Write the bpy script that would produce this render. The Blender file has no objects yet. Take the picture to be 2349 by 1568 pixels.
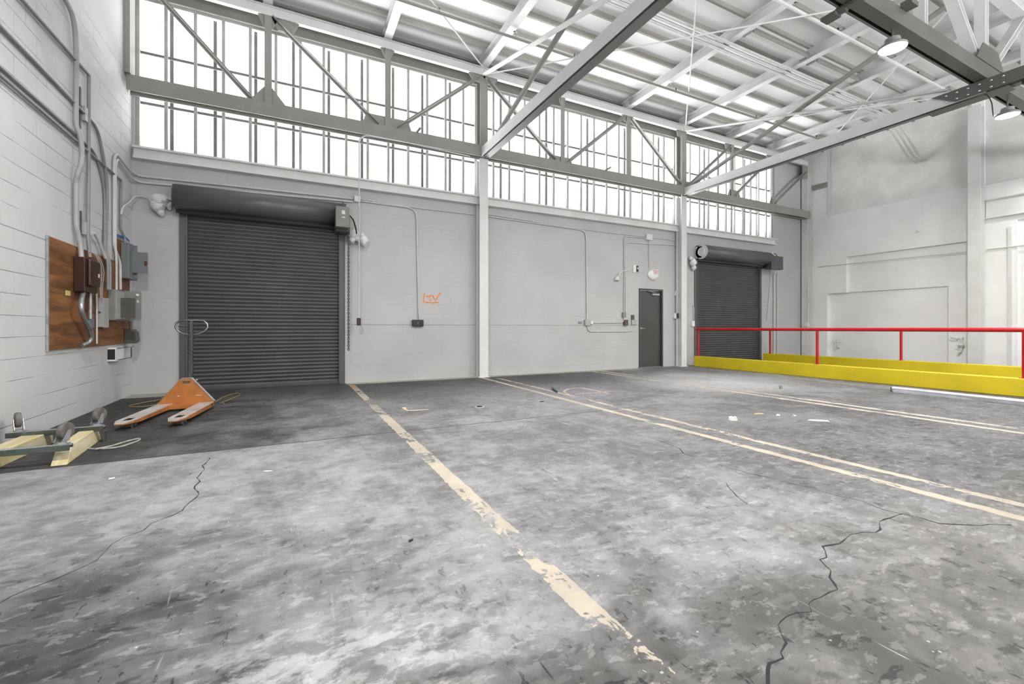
import bpy, bmesh, math, random
from mathutils import Vector, Matrix

S = bpy.context.scene
COL = S.collection
PI = math.pi
random.seed(7)

# ------------------------------------------------------------------ camera
cam_data = bpy.data.cameras.new('camera')
cam_data.sensor_fit = 'HORIZONTAL'
cam_data.sensor_width = 36.0
cam_data.lens = 36.0 * 1008.000000 / 2349.0
cam_data.shift_y = (752.600 - 784.0) / 2349.0
cam_data.clip_start = 0.05
cam = bpy.data.objects.new('camera', cam_data)
COL.objects.link(cam)
cam.location = (0, 0, 1.06)
cam.rotation_euler = (PI / 2, 0, -math.radians(26.6))
S.camera = cam

# ------------------------------------------------------------------ world, exposure
S.view_settings.view_transform = 'Standard'
S.view_settings.look = 'None'
S.view_settings.gamma = 1.0
S.view_settings.use_curve_mapping = False
S.view_settings.exposure = -0.40
world = bpy.data.worlds.new('overcast_sky')
world.use_nodes = True
bg = world.node_tree.nodes['Background']
bg.inputs['Color'].default_value = (0.97, 0.985, 1.0, 1)
# overcast sky above; unseen bright lower half added to light the ceiling
wt = world.node_tree
wc = wt.nodes.new('ShaderNodeTexCoord')
wx = wt.nodes.new('ShaderNodeSeparateXYZ')
wr = wt.nodes.new('ShaderNodeMapRange')
wr.interpolation_type = 'SMOOTHSTEP'
wt.links.new(wc.outputs['Generated'], wx.inputs[0])
wt.links.new(wx.outputs['Z'], wr.inputs[0])
for i_, v_ in enumerate((-0.24, -0.12, 17.0, 2.6)):
    wr.inputs[i_ + 1].default_value = v_
# extra boost toward the side behind the camera, added as ceiling fill
wy = wt.nodes.new('ShaderNodeMapRange')
wt.links.new(wx.outputs['Y'], wy.inputs[0])
for i_, v_ in enumerate((-0.3, 0.3, 1.7, 1.0)):
    wy.inputs[i_ + 1].default_value = v_
wm = wt.nodes.new('ShaderNodeMath')
wm.operation = 'MULTIPLY'
wt.links.new(wr.outputs[0], wm.inputs[0])
wt.links.new(wy.outputs[0], wm.inputs[1])
wt.links.new(wm.outputs[0], bg.inputs['Strength'])
S.world = world
cy = S.cycles
cy.max_bounces = 6
cy.diffuse_bounces = 5
cy.glossy_bounces = 2
cy.transmission_bounces = 3
cy.transparent_max_bounces = 6
cy.caustics_reflective = False
cy.caustics_refractive = False
cy.use_denoising = True
cy.use_adaptive_sampling = True
cy.adaptive_threshold = 0.05
cy.sample_clamp_indirect = 6.0

XL, XR, YB, YF = -2.29, 15.75, 9.0, -10.0      # room: left, right, back (window) wall, wall behind the camera
ZD = 6.99                                       # underside of the roof deck


def portal(x0, x1, z0, z1, y, ry):
    d = bpy.data.lights.new('sky_portal', 'AREA')
    d.shape = 'RECTANGLE'
    d.size = x1 - x0
    d.size_y = z1 - z0
    d.cycles.is_portal = True
    o = bpy.data.objects.new('sky_portal', d)
    COL.objects.link(o)
    o.location = ((x0 + x1) / 2, y, (z0 + z1) / 2)
    o.rotation_euler = (ry, 0, 0)


portal(-2.25, 14.03, 3.95, 6.42, 9.22, -PI / 2)
portal(-1.0, 14.6, 0.3, 3.4, -10.1, PI / 2)


# ------------------------------------------------------------------ mesh helpers
class MB:
    def __init__(self):
        self.v = []
        self.f = []
        self.sm = []

    def add(self, vs, fs, smooth=False):
        b = len(self.v)
        self.v += [tuple(p) for p in vs]
        self.f += [tuple(i + b for i in f) for f in fs]
        self.sm += [smooth] * len(fs)
        return self

    def box(self, x0, x1, y0, y1, z0, z1):
        x0, x1 = min(x0, x1), max(x0, x1)
        y0, y1 = min(y0, y1), max(y0, y1)
        z0, z1 = min(z0, z1), max(z0, z1)
        return self.add([(x0, y0, z0), (x1, y0, z0), (x1, y1, z0), (x0, y1, z0), (x0, y0, z1), (x1, y0, z1), (x1, y1, z1), (x0, y1, z1)],
                        [(0, 3, 2, 1), (4, 5, 6, 7), (0, 1, 5, 4), (1, 2, 6, 5), (2, 3, 7, 6), (3, 0, 4, 7)])

    def frame(self, p0, p1, side=None):
        p0, p1 = Vector(p0), Vector(p1)
        d = (p1 - p0).normalized()
        s = Vector(side) if side is not None else Vector((0, 0, 1))
        s = s - d * s.dot(d)
        if s.length < 1e-4:
            s = Vector((1, 0, 0)) - d * d.x
        s.normalize()
        return p0, p1, d, s, d.cross(s)

    def bar(self, p0, p1, w, h, up=None, du=0.0, dw=0.0):
        """Rectangular bar from p0 to p1: h along 'up', w across; du/dw shift it in those directions."""
        p0, p1, d, u, w_ = self.frame(p0, p1, up)
        o = u * du + w_ * dw
        vs = []
        for p in (p0, p1):
            for a, b in ((-1, -1), (1, -1), (1, 1), (-1, 1)):
                vs.append(p + o + w_ * (a * w / 2) + u * (b * h / 2))
        return self.add(vs, [(0, 1, 2, 3), (7, 6, 5, 4), (0, 4, 5, 1), (1, 5, 6, 2), (2, 6, 7, 3), (3, 7, 4, 0)])

    def hbar(self, p0, p1, depth, width, tf=0.014, tw=0.010, up=None):
        """I-section: web of height 'depth' along up, flanges 'width' across."""
        self.bar(p0, p1, tw, depth - 2 * tf, up)
        self.bar(p0, p1, width, tf, up, du=depth / 2 - tf / 2)
        self.bar(p0, p1, width, tf, up, du=-depth / 2 + tf / 2)
        return self

    def slotted(self, p0, p1, depth, width, up, part, gap=0.045, t=0.012):
        """Built-up chord: a plate, a narrow slot open below, a closed box. 'up' points from the box to the plate."""
        bw = depth - t - gap
        if part == 'box':
            return self.bar(p0, p1, width * 0.92, bw, up, du=-depth / 2 + bw / 2)
        self.bar(p0, p1, width, t, up, du=depth / 2 - t / 2)
        d = (Vector(p1) - Vector(p0)).normalized()
        w = d.cross(Vector(up))
        s = width / 2 - t / 2 if w.z > 0 else -width / 2 + t / 2
        self.bar(p0, p1, t, gap, up, du=depth / 2 - t - gap / 2, dw=s)
        return self

    def angle(self, p0, p1, a, t, up=None):
        self.bar(p0, p1, a, t, up, du=a / 2)
        self.bar(p0, p1, t, a, up)
        return self

    def tube(self, pts, r, n=10, fillet=0.0, cap=True, closed=False):
        P = [Vector(p) for p in pts]
        if fillet > 0 and len(P) > 2:
            Q = [P[0]]
            for i in range(1, len(P) - 1):
                a, b, c = P[i - 1], P[i], P[i + 1]
                l = min(fillet, (a - b).length * 0.48, (c - b).length * 0.48)
                s, e = b + (a - b).normalized() * l, b + (c - b).normalized() * l
                for k in range(6):
                    t = k / 5
                    Q.append(s * (1 - t) ** 2 + b * 2 * t * (1 - t) + e * t * t)
            Q.append(P[-1])
            P = Q
        m = len(P)
        base = Vector((0, 0, 1))
        vs, fs = [], []
        u = None
        for i, p in enumerate(P):
            if closed:
                d = (P[(i + 1) % m] - P[i - 1]).normalized()
            else:
                d = (P[min(i + 1, m - 1)] - P[max(i - 1, 0)])
                d = d.normalized() if d.length > 1e-9 else Vector((0, 0, 1))
            if u is None:
                u = base - d * base.dot(d)
                if u.length < 0.05:
                    u = Vector((1, 0, 0)) - d * d.x
            else:
                u = u - d * u.dot(d)
            u.normalize()
            w = d.cross(u)
            for k in range(n):
                a = 2 * PI * k / n
                vs.append(p + u * (r * math.cos(a)) + w * (r * math.sin(a)))
        for i in range(m if closed else m - 1):
            j = (i + 1) % m
            for k in range(n):
                fs.append((i * n + k, i * n + (k + 1) % n, j * n + (k + 1) % n, j * n + k))
        self.add(vs, fs, True)
        if cap and not closed:
            self.add([vs[k] for k in range(n)], [tuple(reversed(range(n)))])
            self.add([vs[(m - 1) * n + k] for k in range(n)], [tuple(range(n))])
        return self

    def cyl(self, p0, p1, r, r2=None, n=24):
        p0, p1, d, u, w = self.frame(p0, p1)
        r2 = r if r2 is None else r2
        a = [p0 + (u * math.cos(2 * PI * k / n) + w * math.sin(2 * PI * k / n)) * r for k in range(n)]
        b = [p1 + (u * math.cos(2 * PI * k / n) + w * math.sin(2 * PI * k / n)) * r2 for k in range(n)]
        self.add(a + b, [(k, (k + 1) % n, n + (k + 1) % n, n + k) for k in range(n)], True)
        self.add(a, [tuple(reversed(range(n)))])
        self.add(b, [tuple(range(n))])
        return self

    def lathe(self, origin, axis, prof, n=28):
        """Revolve (distance along axis, radius) pairs."""
        o, _, d, u, w = self.frame(origin, Vector(origin) + Vector(axis))
        vs, fs = [], []
        for s, r in prof:
            for k in range(n):
                a = 2 * PI * k / n
                vs.append(o + d * s + (u * math.cos(a) + w * math.sin(a)) * max(r, 1e-4))
        for i in range(len(prof) - 1):
            for k in range(n):
                fs.append((i * n + k, i * n + (k + 1) % n, (i + 1) * n + (k + 1) % n, (i + 1) * n + k))
        return self.add(vs, fs, True)

    def prism(self, poly, ext):
        """Extrude a 3-D polygon by the vector ext."""
        e = Vector(ext)
        a = [Vector(p) for p in poly]
        n = len(a)
        self.add(a + [p + e for p in a], [tuple(reversed(range(n))), tuple(range(n, 2 * n))] + [(k, (k + 1) % n, n + (k + 1) % n, n + k) for k in range(n)])
        return self

    def ribbon(self, pts, w, z=None, nrm=(0, 0, 1), t=0.0008, jit=0.0):
        """Thin raised stroke along a polyline lying on a surface with normal nrm."""
        N = Vector(nrm)
        P = [Vector(p) for p in pts]
        L, R = [], []
        for i, p in enumerate(P):
            d = (P[min(i + 1, len(P) - 1)] - P[max(i - 1, 0)]).normalized()
            s = N.cross(d)
            k = w * (1 + random.uniform(-jit, jit)) / 2
            L.append(p + s * k)
            R.append(p - s * k)
        n = len(P)
        vs = L + R + [q + N * t for q in L] + [q + N * t for q in R]
        fs = []
        for i in range(n - 1):
            fs += [(2 * n + i, 3 * n + i, 3 * n + i + 1, 2 * n + i + 1), (i, 2 * n + i, 2 * n + i + 1, i + 1), (n + i, n + i + 1, 3 * n + i + 1, 3 * n + i)]
        return self.add(vs, fs)

    def build(self, name, mat, parent=None, bevel=0.0, seg=2):
        me = bpy.data.meshes.new(name)
        me.from_pydata(self.v, [], self.f)
        bm = bmesh.new()
        bm.from_mesh(me)
        bmesh.ops.remove_doubles(bm, verts=bm.verts, dist=1e-5) if any(self.sm) else None
        bmesh.ops.recalc_face_normals(bm, faces=bm.faces)
        bm.to_mesh(me)
        bm.free()
        if any(self.sm):
            for p in me.polygons:
                p.use_smooth = True
            me.set_sharp_from_angle(angle=math.radians(38))
        me.materials.append(mat)
        o = bpy.data.objects.new(name, me)
        COL.objects.link(o)
        if parent is not None:
            o.parent = parent
            o.matrix_parent_inverse = parent.matrix_basis.inverted()
        if bevel > 0:
            b = o.modifiers.new('bevel', 'BEVEL')
            b.width = bevel
            b.segments = seg
            b.limit_method = 'ANGLE'
        return o


def tag(o, label, cat, group=None, kind=None):
    o['label'] = label
    o['category'] = cat
    if group:
        o['group'] = group
    if kind:
        o['kind'] = kind
    return o


def thing(name, loc, label, cat, group=None):
    o = bpy.data.objects.new(name, None)
    o.empty_display_size = 0.1
    COL.objects.link(o)
    o.location = loc
    return tag(o, label, cat, group)


def struct(o, label=None, cat=None):
    o['kind'] = 'structure'
    if label:
        o['label'] = label
    if cat:
        o['category'] = cat
    return o


def ordinal(n):
    return ['first', 'second', 'third', 'fourth', 'fifth', 'sixth', 'seventh', 'eighth', 'ninth', 'tenth', 'eleventh', 'twelfth', 'thirteenth', 'fourteenth', 'fifteenth'][n]


# ------------------------------------------------------------------ materials
class G:
    """A small node-graph writer."""

    def __init__(self, name):
        self.m = bpy.data.materials.new(name)
        self.m.use_nodes = True
        self.t = self.m.node_tree
        self.b = self.t.nodes['Principled BSDF']

    def node(self, kind, **kw):
        n = self.t.nodes.new(kind)
        for k, v in kw.items():
            setattr(n, k, v)
        return n

    def link(self, a, b):
        self.t.links.new(a, b)

    def put(self, sock, v):
        if hasattr(v, 'links') or isinstance(v, bpy.types.NodeSocket):
            self.link(v, sock)
        elif isinstance(v, (tuple, list)) and len(v) == 3 and sock.type == 'RGBA':
            sock.default_value = (*v, 1)
        else:
            sock.default_value = v

    def math(self, op, a, b=0.0, c=0.0, clamp=False):
        n = self.node('ShaderNodeMath', operation=op, use_clamp=clamp)
        self.put(n.inputs[0], a)
        self.put(n.inputs[1], b)
        self.put(n.inputs[2], c)
        return n.outputs[0]

    def pos(self):
        return self.node('ShaderNodeNewGeometry').outputs['Position']

    def xyz(self, v):
        n = self.node('ShaderNodeSeparateXYZ')
        self.link(v, n.inputs[0])
        return n.outputs

    def comb(self, x, y, z=0.0):
        n = self.node('ShaderNodeCombineXYZ')
        for s, v in zip(n.inputs, (x, y, z)):
            self.put(s, v)
        return n.outputs[0]

    def mapping(self, v, scale=(1, 1, 1), rot=(0, 0, 0), loc=(0, 0, 0)):
        n = self.node('ShaderNodeMapping')
        self.link(v, n.inputs['Vector'])
        n.inputs['Scale'].default_value = scale
        n.inputs['Rotation'].default_value = rot
        n.inputs['Location'].default_value = loc
        return n.outputs[0]

    def noise(self, v, scale=1.0, detail=4.0, rough=0.55, dist=0.0):
        n = self.node('ShaderNodeTexNoise')
        self.link(v, n.inputs['Vector'])
        n.inputs['Scale'].default_value = scale
        n.inputs['Detail'].default_value = detail
        n.inputs['Roughness'].default_value = rough
        n.inputs['Distortion'].default_value = dist
        return n.outputs[0]

    def smooth(self, v, a, b, lo=0.0, hi=1.0):
        n = self.node('ShaderNodeMapRange', interpolation_type='SMOOTHSTEP')
        self.put(n.inputs[0], v)
        for i, x in enumerate((a, b, lo, hi)):
            n.inputs[i + 1].default_value = x
        return n.outputs[0]

    def mix(self, f, a, b, blend='MIX'):
        n = self.node('ShaderNodeMix', data_type='RGBA', blend_type=blend)
        self.put(n.inputs[0], f)
        self.put(n.inputs[6], a)
        self.put(n.inputs[7], b)
        return n.outputs[2]

    def bump(self, h, strength=0.3, dist=0.01):
        n = self.node('ShaderNodeBump')
        self.put(n.inputs['Height'], h)
        n.inputs['Strength'].default_value = strength
        n.inputs['Distance'].default_value = dist
        self.link(n.outputs[0], self.b.inputs['Normal'])

    def out(self, col=None, rough=None, metal=None, spec=None):
        for k, v in (('Base Color', col), ('Roughness', rough), ('Metallic', metal), ('Specular IOR Level', spec)):
            if v is not None:
                self.put(self.b.inputs[k], v)
        return self.m


def paint(name, c, rough=0.5, metal=0.0, var=0.10, scale=3.0, bump=0.0, dirt=None):
    """Painted or plain surface with a slight uneven tone."""
    g = G(name)
    p = g.pos()
    n = g.noise(p, scale, 5)
    f = g.smooth(n, 0.3, 0.72)
    lo = tuple(x * (1 - var) for x in c)
    hi = tuple(min(1, x * (1 + var * 0.6)) for x in c)
    col = g.mix(f, lo, hi)
    if dirt:
        d = g.smooth(g.noise(g.mapping(p, (6, 6, 2)), 1.5, 6, 0.7), 0.6, 0.78)
        col = g.mix(g.math('MULTIPLY', d, 0.7), col, dirt)
    if bump:
        g.bump(g.noise(p, 60, 3), bump, 0.004)
    return g.out(col, rough, metal)


def block_wall(name, axis, c, course_off=0.0, strength=0.5, line=0.35, zmax=99.0, soot=False):
    """Painted concrete block: running bond joints as shallow grooves, partly filled with paint."""
    g = G(name)
    p = g.pos()
    o = g.xyz(p)
    br = g.node('ShaderNodeTexBrick')
    br.offset = 0.5
    g.link(g.comb(o[axis], g.math('ADD', o[2], course_off)), br.inputs['Vector'])
    br.inputs['Scale'].default_value = 1.0
    br.inputs['Mortar Size'].default_value = 0.0042
    br.inputs['Mortar Smooth'].default_value = 0.45
    br.inputs['Brick Width'].default_value = 0.405
    br.inputs['Row Height'].default_value = 0.2
    mort = br.outputs['Fac']
    if soot:
        # only the bed joints still show through the paint lower down
        fz = g.math('FRACT', g.math('DIVIDE', g.math('ADD', o[2], course_off), 0.2))
        dz = g.math('MINIMUM', fz, g.math('SUBTRACT', 1.0, fz))
        bed = g.smooth(dz, 0.012, 0.030, 1.0, 0.0)
        mort = g.math('MAXIMUM', bed, g.math('MULTIPLY', mort, g.smooth(o[2], 2.6, 3.4, 0.12, 1.0)))
    vis = g.smooth(g.noise(g.mapping(p, (1, 1, 2.2)), 1.1, 4), 0.40, 0.62)
    below = g.math('LESS_THAN', o[2], zmax)
    m = g.math('MULTIPLY', g.math('MULTIPLY', mort, vis), below)
    n = g.noise(p, 0.9, 6)
    col = g.mix(g.smooth(n, 0.3, 0.7), tuple(x * 0.93 for x in c), tuple(min(1, x * 1.03) for x in c))
    scuff = g.smooth(g.noise(g.mapping(p, (1.2, 1.2, 5)), 2.6, 7, 0.7), 0.60, 0.80)
    col = g.mix(g.math('MULTIPLY', scuff, 0.28), col, tuple(x * 0.68 for x in c))
    if soot:
        st = g.smooth(g.noise(g.mapping(p, (1, 1.0, 1.6)), 1.2, 7, 0.65, 0.4), 0.42, 0.75)
        hi = g.math('MULTIPLY', g.smooth(o[2], 2.9, 4.2), g.math('LESS_THAN', o[2], zmax))
        col = g.mix(g.math('MULTIPLY', g.math('MULTIPLY', st, hi), 0.55), col, (0.40, 0.405, 0.42))
    col = g.mix(g.math('MULTIPLY', m, line), col, tuple(x * 0.25 for x in c))
    h = g.math('ADD', g.math('MULTIPLY', m, -1.0), g.math('MULTIPLY', g.noise(p, 25, 5), 0.12))
    g.bump(h, strength, 0.012)
    return g.out(col, 0.55)


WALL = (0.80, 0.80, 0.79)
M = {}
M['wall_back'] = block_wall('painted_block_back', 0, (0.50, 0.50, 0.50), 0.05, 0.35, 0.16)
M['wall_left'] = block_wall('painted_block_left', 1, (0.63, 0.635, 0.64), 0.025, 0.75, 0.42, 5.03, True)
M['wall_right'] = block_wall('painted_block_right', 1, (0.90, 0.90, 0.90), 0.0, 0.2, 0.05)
M['plaster'] = paint('white_plaster', (0.88, 0.88, 0.88), 0.6, var=0.05, scale=1.2, bump=0.15)
M['infill'] = paint('grey_infill_block', (0.80, 0.79, 0.77), 0.65, var=0.12, scale=1.6, bump=0.2)
M['deck'] = paint('white_roof_deck', (0.94, 0.94, 0.95), 0.6, var=0.03, scale=0.8)
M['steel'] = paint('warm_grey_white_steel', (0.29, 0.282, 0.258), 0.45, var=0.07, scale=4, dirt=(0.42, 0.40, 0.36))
M['steel_white'] = paint('white_painted_steel', (0.73, 0.73, 0.72), 0.45, var=0.06, scale=3)
M['chord_grey'] = paint('mid_grey_painted_steel', (0.22, 0.217, 0.205), 0.45, var=0.10, scale=2)
M['steel_grey'] = paint('grey_painted_steel', (0.115, 0.113, 0.10), 0.45, var=0.10, scale=2)
M['lintel'] = paint('lintel_shade_grey', (0.21, 0.20, 0.18), 0.55, var=0.12, scale=2)  # grey-beige tone carries the backlit shade above the windows
M['purlin'] = paint('shade_toned_purlin', (0.33, 0.32, 0.29), 0.6, var=0.08, scale=3)  # white purlins darkened so the shade on their faces is in the colour
M['conduit'] = paint('painted_conduit', (0.60, 0.60, 0.59), 0.42, var=0.08, scale=6)
M['conduit_mid'] = paint('shade_toned_conduit', (0.38, 0.38, 0.375), 0.42, var=0.12, scale=6)  # shading on the left-wall conduit put into its colour
M['conduit_dim'] = paint('shade_dark_conduit', (0.25, 0.25, 0.25), 0.42, var=0.12, scale=6)  # darker still, painted-in shade of the level conduit runs
M['conduit_dark'] = paint('grey_conduit', (0.30, 0.30, 0.30), 0.4, var=0.15, scale=6)
M['galv'] = paint('galvanised_steel', (0.42, 0.445, 0.46), 0.35, 0.6, var=0.25, scale=14)
M['door_grey'] = paint('charcoal_slats', (0.075, 0.075, 0.077), 0.38, 0.0, var=0.15, scale=2.0)
M['hood'] = paint('charcoal_hood', (0.10, 0.10, 0.102), 0.34, 0.0, var=0.08, scale=2.0)
M['door_leaf'] = paint('charcoal_door_paint', (0.065, 0.066, 0.064), 0.4, 0.0, var=0.1, scale=2.0)
M['black'] = paint('black_plastic', (0.012, 0.012, 0.012), 0.4, var=0.1)
M['rubber'] = paint('grey_rubber', (0.13, 0.12, 0.11), 0.6, var=0.3, scale=20)
M['box_grey'] = paint('grey_enamel_box', (0.24, 0.25, 0.24), 0.4, 0.0, var=0.1, scale=6)
M['box_dark'] = paint('dark_grey_enamel', (0.085, 0.085, 0.075), 0.42, 0.0, var=0.12, scale=6)
M['box_blue'] = paint('blue_grey_enamel', (0.17, 0.19, 0.205), 0.4, 0.0, var=0.1, scale=6)
M['box_light'] = paint('light_grey_enamel', (0.40, 0.41, 0.40), 0.42, 0.0, var=0.1, scale=6)
M['operator'] = paint('olive_grey_enamel', (0.20, 0.205, 0.185), 0.42, var=0.12, scale=5, dirt=(0.22, 0.12, 0.04))
M['brown'] = paint('dark_brown_plastic', (0.045, 0.018, 0.010), 0.35, var=0.2, scale=5)
M['yellow'] = paint('safety_yellow_paint', (0.66, 0.52, 0.012), 0.5, var=0.14, scale=1.2, dirt=(0.40, 0.32, 0.03))
M['red'] = paint('safety_red_paint', (0.47, 0.006, 0.012), 0.3, var=0.12, scale=3)
M['orange'] = paint('worn_orange_paint', (0.47, 0.165, 0.04), 0.45, var=0.2, scale=6, dirt=(0.30, 0.14, 0.05))
M['fork_top'] = paint('scuffed_grey_orange', (0.56, 0.53, 0.50), 0.42, 0.2, var=0.22, scale=8, dirt=(0.55, 0.26, 0.08))
M['handle'] = paint('dark_handle_steel', (0.075, 0.078, 0.075), 0.3, 0.4, var=0.3, scale=8)
M['chrome'] = paint('worn_chrome', (0.62, 0.62, 0.62), 0.22, 0.9, var=0.2, scale=12)
M['handle_chrome'] = paint('tarnished_chrome', (0.30, 0.30, 0.30), 0.25, 0.9, var=0.35, scale=14)
M['fixture'] = paint('dusty_white_enamel', (0.50, 0.50, 0.54), 0.4, var=0.15, scale=6)
M['white_plastic'] = paint('white_plastic', (0.80, 0.80, 0.79), 0.4, var=0.04)
M['sign_red'] = paint('red_sign_face', (0.55, 0.05, 0.04), 0.4, var=0.1, scale=30)
M['label_red'] = paint('dark_red_label', (0.12, 0.02, 0.012), 0.5, var=0.3, scale=60)
M['blue'] = paint('blue_tape', (0.01, 0.12, 0.38), 0.5, var=0.15, scale=20)
M['tag_yellow'] = paint('yellowed_paper', (0.62, 0.52, 0.22), 0.6, var=0.2, scale=20)
M['spray_orange'] = paint('orange_spray_paint', (0.85, 0.23, 0.02), 0.6, var=0.25, scale=10)
M['floor_pink'] = paint('pale_pink_floor_paint', (0.52, 0.39, 0.36), 0.6, var=0.3, scale=10)
M['floor_cream'] = paint('cream_floor_paint', (0.66, 0.50, 0.36), 0.6, var=0.3, scale=10)
M['crack'] = paint('crack_shadow', (0.022, 0.022, 0.022), 0.9, var=0.2)
M['rope'] = paint('yellow_rope', (0.29, 0.22, 0.085), 0.7, var=0.25, scale=40)
M['cable'] = paint('grey_cable', (0.32, 0.32, 0.28), 0.5, var=0.2, scale=20)
M['dolly_green'] = paint('dark_green_steel', (0.10, 0.12, 0.105), 0.35, 0.5, var=0.4, scale=5, dirt=(0.35, 0.37, 0.37))
M['paper'] = paint('off_white_paper', (0.70, 0.68, 0.64), 0.7, var=0.15, scale=30)
M['pen_blue'] = paint('blue_plastic', (0.01, 0.04, 0.10), 0.4, var=0.1)
M['sash'] = paint('grey_window_steel', (0.20, 0.195, 0.19), 0.5, var=0.15, scale=6, dirt=(0.30, 0.20, 0.15))
M['sash_white'] = paint('white_window_steel', (0.42, 0.41, 0.39), 0.5, var=0.1, scale=6, dirt=(0.45, 0.36, 0.30))


def make_wood(name, a, b, axis_scale):
    g = G(name)
    p = g.pos()
    n = g.noise(g.mapping(p, axis_scale), 1.0, 6, 0.6, 0.6)
    col = g.mix(g.smooth(n, 0.32, 0.7), a, b)
    k = g.smooth(g.noise(p, 2.3, 4), 0.62, 0.78)
    col = g.mix(g.math('MULTIPLY', k, 0.5), col, tuple(x * 0.5 for x in a))
    return g.out(col, 0.6)


M['plywood'] = make_wood('brown_plywood', (0.115, 0.044, 0.015), (0.31, 0.135, 0.05), (3, 1.1, 9))
M['pine'] = make_wood('pale_yellow_pine', (0.47, 0.40, 0.20), (0.58, 0.53, 0.40), (14, 2, 14))


def make_glass():
    g = G('frosted_window_glass')
    t = g.t
    p = g.pos()
    haze = g.smooth(g.noise(g.mapping(p, (1.5, 1, 0.7)), 1.3, 5), 0.45, 0.8)
    tr = g.node('ShaderNodeBsdfTransparent')
    tl = g.node('ShaderNodeBsdfTranslucent')
    tl.inputs['Color'].default_value = (0.8, 0.8, 0.8, 1)
    mx = g.node('ShaderNodeMixShader')
    g.link(g.math('ADD', 0.12, g.math('MULTIPLY', haze, 0.14)), mx.inputs[0])
    g.link(tr.outputs[0], mx.inputs[1])
    g.link(tl.outputs[0], mx.inputs[2])
    out = t.nodes['Material Output']
    t.links.new(mx.outputs[0], out.inputs['Surface'])
    return g.m


M['glass'] = make_glass()


def make_emit(name, c, s):
    g = G(name)
    e = g.node('ShaderNodeEmission')
    e.inputs['Color'].default_value = (*c, 1)
    e.inputs['Strength'].default_value = s
    g.t.links.new(e.outputs[0], g.t.nodes['Material Output'].inputs['Surface'])
    return g.m


M['lamp'] = make_emit('led_diffuser_glow', (1.0, 0.98, 0.93), 14.0)


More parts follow.
